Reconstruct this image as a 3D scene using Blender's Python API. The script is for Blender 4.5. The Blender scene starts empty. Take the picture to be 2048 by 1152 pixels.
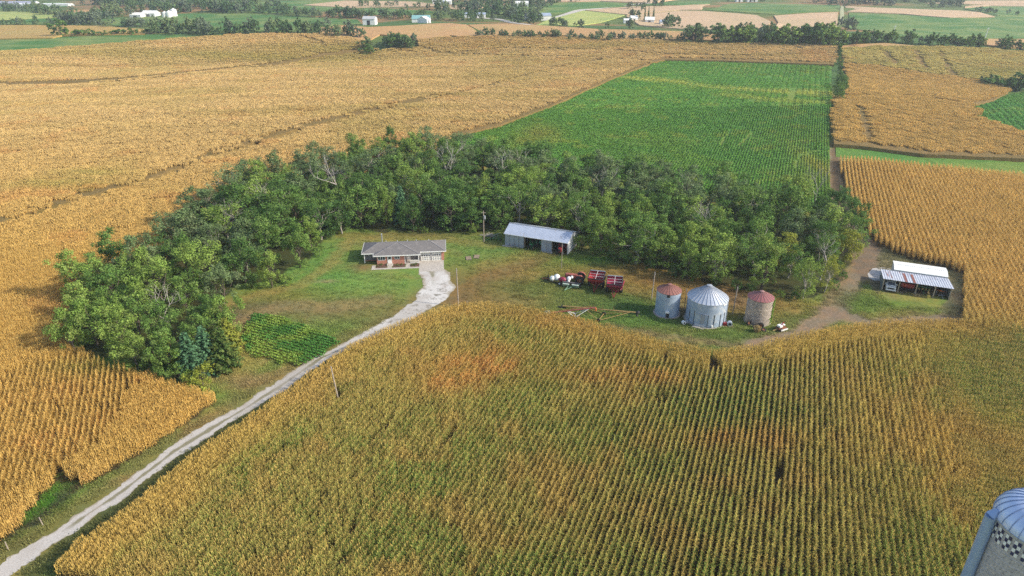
import bpy, bmesh, math, random
import numpy as np
from mathutils import Vector, Matrix
from mathutils.geometry import delaunay_2d_cdt
R = math.radians
rng = np.random.default_rng(7)
random.seed(7)
SC = bpy.context.scene
COL = SC.collection

# ---------------------------------------------------------------- camera
CAM_H, PITCH, FPX = 68.0, R(25.8), 1365.0
cam = bpy.data.cameras.new("camera"); cam.sensor_width = 36; cam.lens = 36*FPX/2048
cam.clip_start = 1; cam.clip_end = 20000
co = bpy.data.objects.new("camera", cam); COL.objects.link(co)
co.location = (0, 0, CAM_H); co.rotation_euler = (R(90)-PITCH, 0, 0)
SC.camera = co
# ---------------------------------------------------------------- sky, sun, exposure
SUN_AZ, SUN_EL = R(-14), R(32)            # azimuth from +X, counter-clockwise
w = bpy.data.worlds.new("World"); SC.world = w; w.use_nodes = True
nt = w.node_tree; nt.nodes.clear()
sky = nt.nodes.new('ShaderNodeTexSky'); sky.sky_type = 'NISHITA'; sky.sun_disc = False
sky.sun_elevation = SUN_EL; sky.sun_rotation = math.atan2(math.cos(SUN_AZ), math.sin(SUN_AZ))
sky.air_density = 1.0; sky.dust_density = 1.5
bg = nt.nodes.new('ShaderNodeBackground'); bg.inputs[1].default_value = 0.15
ow = nt.nodes.new('ShaderNodeOutputWorld')
nt.links.new(sky.outputs[0], bg.inputs[0]); nt.links.new(bg.outputs[0], ow.inputs[0])
sl = bpy.data.lights.new("sun", 'SUN'); sl.energy = 3.3; sl.angle = R(1.6); sl.color = (1, .93, .80)
so = bpy.data.objects.new("sun", sl); COL.objects.link(so)
sd = Vector((math.cos(SUN_AZ)*math.cos(SUN_EL), math.sin(SUN_AZ)*math.cos(SUN_EL), math.sin(SUN_EL)))
so.rotation_euler = (-sd).to_track_quat('-Z', 'Y').to_euler(); so.location = (200, -100, 300)
SC.view_settings.view_transform = 'Standard'; SC.view_settings.look = 'None'
SC.view_settings.gamma = 1; SC.view_settings.exposure = 0.78
SC.cycles.max_bounces = 6; SC.cycles.diffuse_bounces = 2; SC.cycles.transparent_max_bounces = 4
SC.cycles.volume_bounces = 0; SC.cycles.use_denoising = False

# ---------------------------------------------------------------- terrain
def flatP(px, py, z=0.0):
    u = (px-1024)/FPX; v = (py-576)/FPX
    s, c = math.sin(PITCH), math.cos(PITCH)
    Z = (CAM_H-z)/(s+v*c)
    return u*Z, Z*(c-v*s)
HILLS = []   # (x, y, sx, sy, rot, amp)
for px, py, sx, sy, rot, amp in [
    (420, 92, 190, 60, 12, 11), (60, 150, 120, 60, 15, 2.5), (1100, 96, 150, 60, 0, 9), (1500, 100, 120, 60, 10, 4),
    (1850, 118, 110, 70, -10, 9), (250, 260, 110, 60, 20, 3.5), (1800, 225, 60, 40, 0, 3.0), (1330, 200, 90, 80, 0, 3),
    (600, 128, 130, 28, 15, -5.0), (1950, 170, 90, 30, -12, -2.5), (880, 52, 120, 90, 0, 9), (300, 40, 200, 100, 0, 8),
    (1450, 48, 180, 110, 0, 9), (1850, 50, 200, 110, 0, 8), (1150, 30, 150, 100, 0, 8), (560, 12, 260, 150, 0, 10),
    (1300, 5, 300, 160, 0, 12), (1900, 8, 260, 160, 0, 9)]:
    x, y = flatP(px, py); HILLS.append((x, y, sx, sy, R(rot), amp))
def terr(x, y):
    x = np.asarray(x, float); y = np.asarray(y, float); z = np.zeros(np.broadcast(x, y).shape)
    for hx, hy, sx, sy, rot, amp in HILLS:
        dx = x-hx; dy = y-hy; c, s = math.cos(rot), math.sin(rot)
        a = (c*dx+s*dy)/sx; b = (-s*dx+c*dy)/sy
        z = z+amp*np.exp(-.5*(a*a+b*b))
    k = np.clip((y-205)/120, 0, 1); return z*k*k*(3-2*k)
def tz(x, y): return float(terr(x, y))
def P(px, py, h=0.0):
    """ground point (plus height h) seen at pixel px,py of the 2048x1152 photograph"""
    z = h
    for i in range(25):
        x, y = flatP(px, py, z); z = z*.5+.5*(tz(x, y)+h)
    return x, y
def poly(pts, h=0.0, step=40):
    out = []; n = len(pts)
    for i in range(n):
        a, b = pts[i], pts[(i+1) % n]
        k = max(1, int(math.hypot(b[0]-a[0], (b[1]-a[1])*3)/step))
        for j in range(k):
            t = j/k; out.append(P(a[0]+(b[0]-a[0])*t, a[1]+(b[1]-a[1])*t, h))
    return np.array(out)
def line(pts, h=0.0, step=30):
    out = []
    for a, b in zip(pts, pts[1:]):
        k = max(1, int(math.hypot(b[0]-a[0], (b[1]-a[1])*3)/step))
        out += [P(a[0]+(b[0]-a[0])*j/k, a[1]+(b[1]-a[1])*j/k, h) for j in range(k)]
    out.append(P(*pts[-1], h)); return np.array(out)
def inpoly(x, y, pg):
    r = np.zeros(x.shape, bool); n = len(pg)
    for i in range(n):
        x1, y1 = pg[i]; x2, y2 = pg[(i+1) % n]
        if y1 == y2: continue
        c = ((y1 > y) != (y2 > y)); r ^= c & (x < (x2-x1)*(y-y1)/(y2-y1)+x1)
    return r
def dline(x, y, ln):
    d = np.full(x.shape, 1e9)
    for (x1, y1), (x2, y2) in zip(ln, ln[1:]):
        vx, vy = x2-x1, y2-y1; L = vx*vx+vy*vy+1e-9
        t = np.clip(((x-x1)*vx+(y-y1)*vy)/L, 0, 1)
        d = np.minimum(d, np.hypot(x-x1-t*vx, y-y1-t*vy))
    return d
def sstep(a, b, x):
    t = np.clip((x-a)/(b-a), 0, 1); return t*t*(3-2*t)
_tab = rng.random((256, 256))
def vnoise(x, y):
    xi = np.floor(x).astype(int); yi = np.floor(y).astype(int); fx = x-xi; fy = y-yi
    fx = fx*fx*(3-2*fx); fy = fy*fy*(3-2*fy)
    g = lambda a, b: _tab[(yi+b) % 256, (xi+a) % 256]
    return (g(0, 0)*(1-fx)+g(1, 0)*fx)*(1-fy)+(g(0, 1)*(1-fx)+g(1, 1)*fx)*fy
def fbm(x, y, s, o=4):
    r = 0; a = .5; t = 0
    for i in range(o):
        r = r+a*vnoise(x/s+17*i, y/s+5*i); t += a; a *= .55; s *= .5
    return r/t

# ---------------------------------------------------------------- tags
def tag(o, label=None, cat=None, group=None, kind=None):
    if label: o['label'] = label
    if cat: o['category'] = cat
    if group: o['group'] = group
    if kind: o['kind'] = kind
    return o
def empty(name, loc, rz=0, label=None, cat=None, group=None):
    o = bpy.data.objects.new(name, None); COL.objects.link(o); o.empty_display_size = .5
    o.location = loc; o.rotation_euler = (0, 0, rz); return tag(o, label, cat, group)

# ---------------------------------------------------------------- materials
MATS = {}
def newmat(name):
    m = bpy.data.materials.new(name); m.use_nodes = True; t = m.node_tree
    b = t.nodes['Principled BSDF']; MATS[name] = m; return m, t, b
def N(t, kind, **kw):
    n = t.nodes.new(kind)
    for k, v in kw.items():
        if k.startswith('_'): setattr(n, k[1:], v)
    return n
def mixc(t, fac, a, b, mode='MIX'):
    n = t.nodes.new('ShaderNodeMix'); n.data_type = 'RGBA'; n.blend_type = mode
    for s, v in ((n.inputs[0], fac), (n.inputs[6], a), (n.inputs[7], b)):
        if hasattr(v, 'is_output'): t.links.new(v, s)
        elif isinstance(v, (int, float)): s.default_value = v
        else: s.default_value = (*v, 1)
    return n.outputs[2]
def noise(t, scale, detail=4, vec=None, rough=.6, obj=True):
    n = t.nodes.new('ShaderNodeTexNoise'); n.inputs['Scale'].default_value = scale
    n.inputs['Detail'].default_value = detail; n.inputs['Roughness'].default_value = rough
    if vec is None:
        tc = t.nodes.new('ShaderNodeTexCoord'); vec = tc.outputs['Object'] if obj else None
    if vec is not None: t.links.new(vec, n.inputs['Vector'])
    return n.outputs[0]
def ramp(t, fac, a, b, ca=(0, 0, 0), cb=(1, 1, 1)):
    n = t.nodes.new('ShaderNodeValToRGB'); t.links.new(fac, n.inputs[0])
    e = n.color_ramp.elements; e[0].position = a; e[1].position = b
    e[0].color = (*ca, 1); e[1].color = (*cb, 1); return n.outputs[0]
def bump(t, b, h, strength=.5, dist=.05):
    n = t.nodes.new('ShaderNodeBump'); n.inputs['Strength'].default_value = strength
    n.inputs['Distance'].default_value = dist; t.links.new(h, n.inputs['Height'])
    t.links.new(n.outputs[0], b.inputs['Normal'])
def surf(name, c1, c2=None, scale=3, rough=.7, metal=0, lo=.4, hi=.62, bmp=0, spec=.4, c3=None, s3=.6, lo3=.55, hi3=.65):
    m, t, b = newmat(name)
    if c2 is None: c2 = tuple(v*.75 for v in c1)
    f = noise(t, scale, 5); c = mixc(t, ramp(t, f, lo, hi), c1, c2)
    if c3: c = mixc(t, ramp(t, noise(t, s3, 6), lo3, hi3), c, c3)
    t.links.new(c, b.inputs['Base Color'])
    b.inputs['Roughness'].default_value = rough; b.inputs['Metallic'].default_value = metal
    b.inputs['Specular IOR Level'].default_value = spec
    if bmp: bump(t, b, f, bmp)
    return m

# ---------------------------------------------------------------- mesh builder
class MB:
    def __init__(s): s.v = []; s.f = []; s.smooth = False
    def add(s, vs, fs):
        o = len(s.v); s.v += [tuple(v) for v in vs]; s.f += [tuple(i+o for i in f) for f in fs]; return s
    def box(s, x0, x1, y0, y1, z0, z1):
        v = [(x, y, z) for z in (z0, z1) for y in (y0, y1) for x in (x0, x1)]
        return s.add(v, [(0, 2, 3, 1), (4, 5, 7, 6), (0, 1, 5, 4), (2, 6, 7, 3), (0, 4, 6, 2), (1, 3, 7, 5)])
    def bar(s, a, b, wd, ht=None):
        ht = ht or wd; a = Vector(a); b = Vector(b); d = (b-a).normalized()
        up = Vector((0, 0, 1)) if abs(d.z) < .95 else Vector((0, 1, 0))
        x = d.cross(up).normalized()*wd/2; y = x.cross(d).normalized()*ht/2
        v = [p+i*x+j*y for p in (a, b) for i, j in ((-1, -1), (1, -1), (1, 1), (-1, 1))]
        return s.add(v, [(0, 1, 2, 3), (7, 6, 5, 4), (0, 4, 5, 1), (1, 5, 6, 2), (2, 6, 7, 3), (3, 7, 4, 0)])
    def tube(s, a, b, r0, r1=None, n=10, caps=True):
        r1 = r0 if r1 is None else r1; a = Vector(a); b = Vector(b); d = (b-a).normalized()
        up = Vector((0, 0, 1)) if abs(d.z) < .95 else Vector((0, 1, 0))
        x = d.cross(up).normalized(); y = x.cross(d).normalized()
        v = [p+(x*math.cos(2*math.pi*i/n)+y*math.sin(2*math.pi*i/n))*r for p, r in ((a, r0), (b, r1)) for i in range(n)]
        f = [(i, (i+1) % n, n+(i+1) % n, n+i) for i in range(n)]
        if caps: f += [tuple(range(n-1, -1, -1)), tuple(range(n, 2*n))]
        return s.add(v, f)
    def lathe(s, prof, n=32, c=(0, 0)):
        v = [(c[0]+r*math.cos(2*math.pi*i/n), c[1]+r*math.sin(2*math.pi*i/n), z) for r, z in prof for i in range(n)]
        f = [(k*n+i, k*n+(i+1) % n, (k+1)*n+(i+1) % n, (k+1)*n+i) for k in range(len(prof)-1) for i in range(n)]
        return s.add(v, f)
    def ball(s, c, rx, ry, rz, n=12, m=8):
        v = []; f = []
        for j in range(m+1):
            th = math.pi*j/m
            for i in range(n):
                ph = 2*math.pi*i/n; v.append((c[0]+rx*math.sin(th)*math.cos(ph), c[1]+ry*math.sin(th)*math.sin(ph), c[2]-rz*math.cos(th)))
        for j in range(m):
            for i in range(n): f.append((j*n+i, j*n+(i+1) % n, (j+1)*n+(i+1) % n, (j+1)*n+i))
        return s.add(v, f)
    def prism(s, pts, z0, z1):
        n = len(pts); v = [(x, y, z0) for x, y in pts]+[(x, y, z1) for x, y in pts]
        f = [tuple(range(n-1, -1, -1)), tuple(range(n, 2*n))]+[(i, (i+1) % n, n+(i+1) % n, n+i) for i in range(n)]
        return s.add(v, f)
    def slab(s, q, t):
        """thin roof plate: 3 or 4 corner points given counter-clockwise from above, thickness t downwards"""
        n = len(q); v = [tuple(p) for p in q]+[(p[0], p[1], p[2]-t) for p in q]
        return s.add(v, [tuple(range(n)), tuple(range(2*n-1, n-1, -1))]+[(i, n+i, n+(i+1) % n, (i+1) % n) for i in range(n)])
    def wheel(s, c, r, wd, axis=(1, 0, 0), n=18):
        a = Vector(axis).normalized(); c = Vector(c)
        up = Vector((0, 0, 1)); y = up.cross(a).normalized()
        prof = [(-.5, .55), (-.5, .9), (-.38, 1), (.38, 1), (.5, .9), (.5, .55)]
        v = [c+a*(p*wd)+(up*math.cos(2*math.pi*i/n)+y*math.sin(2*math.pi*i/n))*r*q for p, q in prof for i in range(n)]
        f = [(k*n+i, k*n+(i+1) % n, (k+1)*n+(i+1) % n, (k+1)*n+i) for k in range(5) for i in range(n)]
        return s.add(v, f)
    def rim(s, c, r, wd, axis=(1, 0, 0), n=16):
        a = Vector(axis).normalized()*wd/2; c = Vector(c)
        return s.tube(c-a, c+a, r, r, n)
    def mesh(s, name):
        m = bpy.data.meshes.new(name); m.from_pydata(s.v, [], s.f); m.update(); return m
    def build(s, name, mat, parent=None, label=None, smooth=False, bevel=0):
        m = s.mesh(name); m.materials.append(MATS[mat] if isinstance(mat, str) else mat)
        if smooth:
            m.shade_smooth()
            try: m.set_sharp_from_angle(angle=R(40))
            except Exception: pass
        o = bpy.data.objects.new(name, m); COL.objects.link(o)
        if parent: o.parent = parent
        if bevel:
            b = o.modifiers.new('b', 'BEVEL'); b.width = bevel; b.segments = 2; b.limit_method = 'ANGLE'
        if label: o['label'] = label
        return o
def copy_tree(o, parent=None, loc=None, rz=None, label=None):
    c = o.copy(); COL.objects.link(c)
    if parent: c.parent = parent
    if loc: c.location = loc
    if rz is not None: c.rotation_euler.z = rz
    if label: c['label'] = label
    for ch in [k for k in o.children]: copy_tree(ch, c)
    return c
def mesh_np(name, verts, faces, colors=None, attr='col'):
    m = bpy.data.meshes.new(name); m.from_pydata(verts, [], faces); m.update()
    if colors is not None:
        a = m.color_attributes.new(attr, 'FLOAT_COLOR', 'POINT')
        cc = np.ones((len(verts), 4), np.float32); cc[:, :3] = colors; a.data.foreach_set('color', cc.ravel())
    return m
# ---------------------------------------------------------------- field outlines (pixels of the 2048x1152 photo, unprojected to the ground)
FG = [(60, 1240), (115, 1152), (157, 1106), (269, 1026), (391, 924), (500, 851), (548, 814), (662, 731), (701, 704), (760, 676), (830, 648), (885, 628),
      (930, 620), (980, 618), (1060, 630), (1160, 650), (1260, 678), (1340, 701), (1420, 714), (1500, 706), (1600, 680), (1700, 662), (1800, 654), (1890, 652), (1922, 656),
      (2400, 715), (2560, 1240)]
RF = [(1922, 655), (1924, 600), (1925, 548), (1860, 528), (1790, 508), (1745, 482), (1712, 440), (1690, 385), (1680, 345), (1678, 322), (1755, 327), (1878, 341), (2048, 357), (2420, 392), (2460, 730), (2160, 700)]
LNEAR = [(-80, 470), (0, 449), (167, 400), (299, 362), (399, 324), (600, 262), (760, 223), (900, 193), (900, 282), (850, 325), (760, 332), (640, 350), (540, 382), (400, 448), (320, 492), (240, 532), (222, 576), (165, 640),
         (150, 706), (215, 736), (300, 765), (372, 782), (436, 803), (384, 841), (300, 900), (171, 973), (140, 959), (119, 945), (115, 966), (84, 994), (35, 1064), (0, 1094), (-200, 1240)]
LMID = [(-80, 464), (0, 443), (167, 394), (299, 356), (399, 318), (600, 256), (760, 218), (903, 188), (900, 275), (905, 272), (1000, 250), (1110, 208), (1220, 158), (1300, 127), (1200, 120), (1000, 116), (900, 112), (735, 104), (640, 117), (560, 133), (440, 145), (230, 167), (0, 176), (-80, 180)]
LTOP = [(-80, 172), (0, 170), (230, 162), (440, 141), (560, 128), (640, 112), (735, 98), (735, 90), (700, 77), (640, 72), (560, 70), (470, 73), (340, 82), (200, 93), (100, 101), (0, 107), (-80, 112)]
CTOP = [(735, 102), (900, 110), (1000, 114), (1200, 118), (1300, 125), (1330, 119), (1440, 121), (1560, 125), (1668, 129), (1667, 95), (1600, 93), (1400, 90), (1300, 84), (1200, 82), (1100, 73), (1000, 75), (900, 78), (840, 82), (838, 100)]
SOY = [(905, 275), (1000, 253), (1110, 211), (1220, 161), (1300, 131), (1330, 122), (1440, 124), (1560, 128), (1664, 133), (1661, 200), (1659, 290), (1660, 420), (1600, 420), (1500, 400), (1300, 372), (1150, 345), (1000, 335), (930, 325)]
D2 = [(1671, 290), (1720, 293), (1850, 311), (2048, 320), (2200, 326), (2200, 362), (2048, 349), (1878, 334), (1755, 320), (1672, 313)]
D3 = [(1668, 288), (1666, 250), (1668, 208), (1678, 199), (1739, 197), (1836, 199), (1936, 215), (1955, 230), (1951, 240), (1989, 250), (2048, 273), (2200, 300), (2200, 324), (2048, 317), (1850, 308), (1720, 291)]
D4 = [(1692, 196), (1696, 160), (1687, 132), (1750, 136), (1850, 152), (1961, 166), (2017, 183), (1989, 199), (1936, 213), (1836, 197), (1739, 195)]
D5 = [(1683, 101), (1767, 97), (1878, 97), (1960, 101), (2048, 108), (2160, 116), (2160, 182), (2048, 166), (1961, 164), (1850, 150), (1750, 134), (1687, 130)]
D6 = [(1683, 100), (1683, 92), (1700, 89), (1770, 86), (1850, 93), (1905, 96), (1960, 99), (2048, 104), (2160, 112), (2160, 115), (2048, 107), (1960, 100), (1878, 96), (1767, 96)]
D7 = [(1944, 216), (2017, 192), (2048, 187), (2200, 184), (2200, 297), (2048, 270), (1989, 248), (1953, 239), (1957, 229)]
FAR = [  # outline, kind, plain name of what grows, label
 ([(-60, 51), (0, 50), (120, 50), (200, 52), (288, 58), (290, 68), (200, 69), (125, 70), (105, 75), (0, 77), (-60, 78)], 'corn'),
 ([(-60, 79), (0, 78), (110, 75), (200, 71), (340, 68), (440, 68), (468, 71), (345, 81), (200, 92), (100, 100), (0, 106), (-60, 111)], 'soy'),
 ([(-60, 23), (0, 22), (50, 23), (120, 30), (120, 35), (0, 40), (-60, 41)], 'hay'),
 ([(-60, 43), (0, 41), (120, 36), (112, 42), (100, 48), (-60, 48)], 'soy'),
 ([(200, 38), (260, 33), (340, 30), (360, 27), (500, 27), (570, 32), (650, 35), (715, 39), (722, 46), (660, 53), (560, 60), (520, 62), (430, 60), (300, 50), (240, 52), (200, 46)], 'soy'),
 ([(135, 20), (230, 19), (215, 28), (135, 28)], 'brown'),
 ([(400, 11), (560, 2), (690, -1), (690, 1), (605, 10), (690, 14), (680, 20), (600, 22), (530, 25), (450, 20)], 'soyfar'),
 ([(-60, 8), (130, 4), (135, 14), (-60, 18)], 'soyfar'),
 ([(640, 55), (690, 50), (735, 54), (800, 51), (860, 47), (900, 46), (933, 49), (972, 72), (930, 74), (900, 70), (840, 80), (760, 68), (735, 82), (640, 70)], 'brown'),
 ([(936, 49), (1010, 47), (1110, 52), (1200, 58), (1280, 60), (1360, 62), (1440, 69), (1440, 80), (1200, 76), (1000, 71), (978, 71)], 'brown'),
 ([(1072, 50), (1100, 38), (1122, 33), (1167, 21), (1250, 30), (1200, 45), (1150, 51)], 'hay'),
 ([(960, 30), (1010, 13), (1120, 5), (1200, 3), (1275, 7), (1240, 13), (1160, 18), (1110, 27), (1010, 28)], 'soyfar'),
 ([(1170, 20), (1262, 13), (1360, 11), (1420, 8), (1402, 19), (1360, 19), (1255, 29)], 'tanfar'),
 ([(1412, 20), (1462, 7), (1500, 6), (1680, 10), (1680, 22), (1620, 24), (1550, 28), (1480, 24)], 'soyfar'),
 ([(1252, 31), (1360, 21), (1410, 22), (1470, 26), (1513, 30), (1543, 43), (1528, 55), (1440, 59), (1360, 57), (1280, 50)], 'tanfar'),
 ([(1548, 31), (1620, 26), (1676, 24), (1674, 64), (1620, 69), (1545, 60), (1557, 45)], 'tanfar'),
 ([(1698, 25), (1800, 29), (1880, 35), (1985, 36), (2000, 31), (2160, 33), (2160, 77), (1900, 76), (1800, 72), (1750, 62), (1698, 57)], 'soyfar'),
 ([(1690, 12), (1750, 15), (1920, 21), (1958, 24), (1990, 33), (1900, 35), (1800, 27), (1695, 23)], 'tanfar'),
 ([(1890, 77), (2160, 78), (2160, 100), (2000, 93)], 'brown'),
 ([(1927, 17), (1980, 12), (2160, 15), (2160, 32), (1995, 30), (1962, 23)], 'soyfar'),
 ([(605, 10), (690, 1), (830, 3), (900, 12), (820, 13), (700, 15)], 'tanfar'),
 ([(700, 19), (740, 16), (860, 21), (868, 26), (780, 30), (700, 28)], 'soyfar'),
 ([(870, 13), (960, 8), (1000, 4), (1000, 10), (950, 17), (880, 18)], 'tanfar'),
 ([(1010, 3), (1100, 0), (1200, -3), (1300, -4), (1360, -3), (1300, 5), (1200, 2), (1110, 3)], 'tanfar'),
 ([(1280, 9), (1330, 4), (1420, 2), (1420, 7), (1360, 10)], 'soyfar'),
 ([(1930, 12), (1980, 8), (2160, 9), (2160, 14), (1980, 11), (1930, 15)], 'tanfar'),
 ([(1850, 6), (1940, 1), (2160, 0), (2160, 6), (1940, 8)], 'tanfar'),
]
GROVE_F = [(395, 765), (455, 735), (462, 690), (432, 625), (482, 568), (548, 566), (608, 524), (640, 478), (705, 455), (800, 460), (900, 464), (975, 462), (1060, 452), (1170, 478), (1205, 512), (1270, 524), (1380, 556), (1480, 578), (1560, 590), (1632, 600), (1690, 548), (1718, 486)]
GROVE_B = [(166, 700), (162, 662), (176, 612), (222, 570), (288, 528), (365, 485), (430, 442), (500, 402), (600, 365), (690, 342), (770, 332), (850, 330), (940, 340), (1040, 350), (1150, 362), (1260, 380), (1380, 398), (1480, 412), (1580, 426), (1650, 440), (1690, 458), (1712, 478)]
GROOVES = [line(g, 1.5) for g in (
    [(0, 172), (230, 164), (440, 143), (560, 130), (640, 114), (735, 99)],
    [(900, 191), (1000, 165), (1110, 136), (1200, 119)], [(1230, 100), (1320, 108), (1500, 112)],
    [(840, 92), (880, 106), (930, 104), (1010, 96), (1200, 99)], [(600, 72), (640, 82), (650, 92)],
    [(1767, 101), (1790, 127)], [(1830, 103), (1850, 135)], [(1880, 103), (1905, 150)], [(1720, 215), (1740, 285)])]
GROOVES.append(line([(-60, 452), (0, 446), (167, 397), (299, 359), (399, 321), (600, 259), (760, 220), (900, 190)], 1.5))

# ---------------------------------------------------------------- ground sheet, coloured by what grows or lies there
def axis(lo, hi, a, b, s, g):
    c = list(np.arange(a, b+.01, s)); d = s; x = b
    while x < hi: d *= g; x += d; c.append(x)
    d = s; x = a
    while x > lo: d *= g; x -= d; c.insert(0, x)
    return np.array(c)
gx = axis(-5200, 5200, -125, 125, 1.0, 1.045); gy = axis(-300, 9000, 52, 225, 1.0, 1.03)
X, Y = np.meshgrid(gx, gy); Zg = terr(X, Y)
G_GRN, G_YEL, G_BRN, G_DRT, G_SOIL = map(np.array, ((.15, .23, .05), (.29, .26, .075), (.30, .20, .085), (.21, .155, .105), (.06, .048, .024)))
def blend(c, w, col): return c*(1-w[..., None])+np.array(col)*w[..., None]
def blobs(x, y, c, lst):
    for px, py, rx, ry, col, a in lst:
        bx, by = P(px, py); d = ((x-bx)/rx)**2+((y-by)/ry)**2
        c = blend(c, a*np.exp(-d), col)
    return c
n1 = fbm(X, Y, 18); n2 = fbm(X+90, Y, 7); n3 = fbm(X, Y+70, 3)
c = np.zeros(X.shape+(3,))+G_GRN*1.05
c = blend(c, sstep(.42, .58, n1*.6+n2*.4), G_YEL)
c = blend(c, sstep(.56, .70, n2*.6+n3*.4)*.8, G_BRN*.85)
jx, jy = X+(fbm(X, Y, 4)-.5)*5, Y+(fbm(X+50, Y, 4)-.5)*5
# yard
c = blobs(X, Y, c, [
    (690, 560, 16, 13, (.13, .265, .06), .8), (800, 590, 14, 7, (.15, .28, .06), .75), (670, 510, 11, 9, (.12, .24, .055), .8), (950, 500, 13, 9, (.14, .24, .06), .7), (800, 480, 25, 5, (.20, .24, .07), .5),
    (780, 600, 14, 5, (.19, .20, .05), .5), (640, 620, 16, 7, (.20, .16, .07), .55), (560, 590, 10, 5, (.20, .17, .04), .7), (470, 620, 8, 6, (.22, .17, .04), .6), (520, 615, 9, 3.5, (.12, .10, .07), .6), (700, 625, 14, 4, (.19, .14, .06), .45),
    (930, 590, 10, 9, (.21, .12, .05), .9), (975, 565, 8, 9, (.17, .11, .035), .75), (1010, 560, 9, 10, (.22, .15, .05), .7), (1060, 520, 10, 6, (.22, .17, .05), .6), (900, 560, 3, 10, (.20, .12, .05), .5), (1100, 600, 24, 5, (.22, .15, .06), .45),
    (1080, 575, 14, 6, (.09, .16, .04), .6), (1250, 600, 10, 5, (.07, .15, .04), .6), (1150, 625, 25, 4, (.15, .15, .045), .4), (1270, 620, 7, 6, (.06, .16, .04), .6),
    (1220, 545, 18, 4, (.26, .15, .05), .7), (1320, 560, 18, 5, (.28, .16, .05), .85), (1430, 580, 16, 5, (.28, .155, .05), .85), (1560, 615, 12, 6, (.27, .16, .05), .7),
    (1330, 535, 18, 2.4, (.27, .15, .05), .6), (1400, 650, 14, 3.2, (.09, .19, .04), .7), (1500, 665, 14, 2.5, (.1, .19, .04), .5), (1330, 660, 20, 2.0, (.16, .15, .05), .5), (1450, 685, 20, 2.4, (.17, .13, .07), .5),
    (1470, 600, 4, 6, (.16, .10, .06), .8), (1370, 625, 3, 5, (.14, .10, .06), .9), (1590, 640, 6, 4, (.12, .19, .05), .6), (1160, 505, 4, 2.5, (.07, .2, .03), .8),
    (1190, 515, 12, 2, (.10, .20, .03), .7), (820, 470, 24, 3, (.17, .15, .04), .5), (850, 468, 8, 2, (.14, .09, .05), .6), (1290, 525, 5, 2, (.32, .17, .06), .6), (1000, 498, 5, 2.5, (.07, .17, .04), .5),
    (728, 535, 3, 2.5, (.18, .11, .06), .8), (1100, 492, 10, 2, (.20, .14, .08), .6), (1140, 500, 6, 3, (.13, .10, .06), .6)])
# driveway verges, ditch
c = blobs(X, Y, c, [(60, 1045, 9, 3.5, (.07, .17, .02), .95), (110, 1000, 4, 5, (.06, .16, .02), .95), (20, 1085, 6, 2, (.05, .10, .02), .8), (190, 1110, 4, 4, (.07, .17, .02), .8), (250, 1060, 4, 3, (.17, .12, .05), .7), (440, 890, 5, 4, (.08, .14, .03), .6)])
drive_c = line([(-60, 1188), (5, 1145), (122, 1065), (245, 982), (349, 902), (500, 811), (528, 793), (620, 737), (696, 695), (740, 670), (790, 645), (835, 618), (868, 598)])
dd = dline(X, Y, drive_c); c = blend(c, sstep(7, 2.2, dd+(n2-.5)*3)*.65*(Y < 150), (.21, .16, .065))
ditch = line([(40, 1190), (150, 1085), (330, 945), (560, 790), (650, 728), (700, 700), (760, 668)]); c = blend(c, sstep(2.6, 1.2, dline(X, Y, ditch)+(n3-.5))*.75, (.055, .075, .028))
d2 = line([(0, 1075), (80, 1040), (140, 985), (160, 965)]); c = blend(c, sstep(1.3, .5, dline(X, Y, d2)+(n3-.5)*.6)*.8, (.05, .045, .03))
tr0 = line([(430, 740), (470, 760), (560, 750)]); c = blend(c, sstep(3, .8, dline(X, Y, tr0))*.4, (.2, .16, .06))
for pts, wd, col, a in [([(452, 650), (462, 605), (520, 588), (600, 572), (660, 530), (700, 480)], 1.8, (.30, .22, .08), .5), ([(490, 640), (560, 612), (680, 612), (760, 600)], 2.6, (.27, .20, .10), .55), ([(430, 745), (500, 762), (560, 752)], 2.0, (.30, .22, .09), .6), ([(690, 470), (800, 478), (900, 480), (990, 490)], 2.2, (.28, .22, .07), .5)]:
    c = blend(c, sstep(wd*1.6, wd*.5, dline(X, Y, line(pts))+(n3-.5)*3)*a, col)
c = blobs(X, Y, c, [(455, 632, 3.5, 2.5, (.13, .10, .075), .8), (505, 765, 3, 2, (.24, .16, .08), .6), (655, 562, 2.5, .8, (.3, .22, .14), .8)])
# wheel tracks and bare earth by the pole shed
for pts, wd, col, a in [([(1670, 300), (1668, 340), (1674, 400), (1700, 445), (1742, 485), (1735, 520), (1700, 570), (1668, 622), (1600, 668), (1500, 695)], 2.3, (.25, .185, .13), .95),
                        ([(1735, 520), (1690, 545), (1650, 620)], 1.6, (.24, .17, .10), .8), ([(1668, 622), (1750, 650), (1900, 640)], 2.5, (.23, .17, .125), .9),
                        ([(1100, 640), (1250, 655), (1330, 672), (1480, 690)], 1.0, (.23, .17, .09), .6), ([(900, 600), (1000, 625), (1100, 640)], 1.5, (.19, .12, .06), .4),
                        ([(905, 600), (960, 560), (1060, 525), (1120, 500)], 2.4, (.2, .13, .055), .5)]:
    c = blend(c, sstep(wd*1.5, wd*.6, dline(X, Y, line(pts))+(n3-.5)*2.4)*a, col)
earth = poly([(1700, 462), (1750, 478), (1800, 505), (1925, 545), (1930, 660), (1840, 655), (1880, 622), (1880, 590), (1760, 585), (1730, 560), (1700, 520)])
c = blend(c, inpoly(jx, jy, earth)*(.6+.35*n2), (.19, .14, .10))
c = blobs(X, Y, c, [(1800, 608, 7, 2.5, (.10, .20, .03), .85), (1720, 600, 6, 5, (.13, .18, .045), .7), (1860, 620, 5, 1.5, (.10, .18, .04), .6)])
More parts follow.
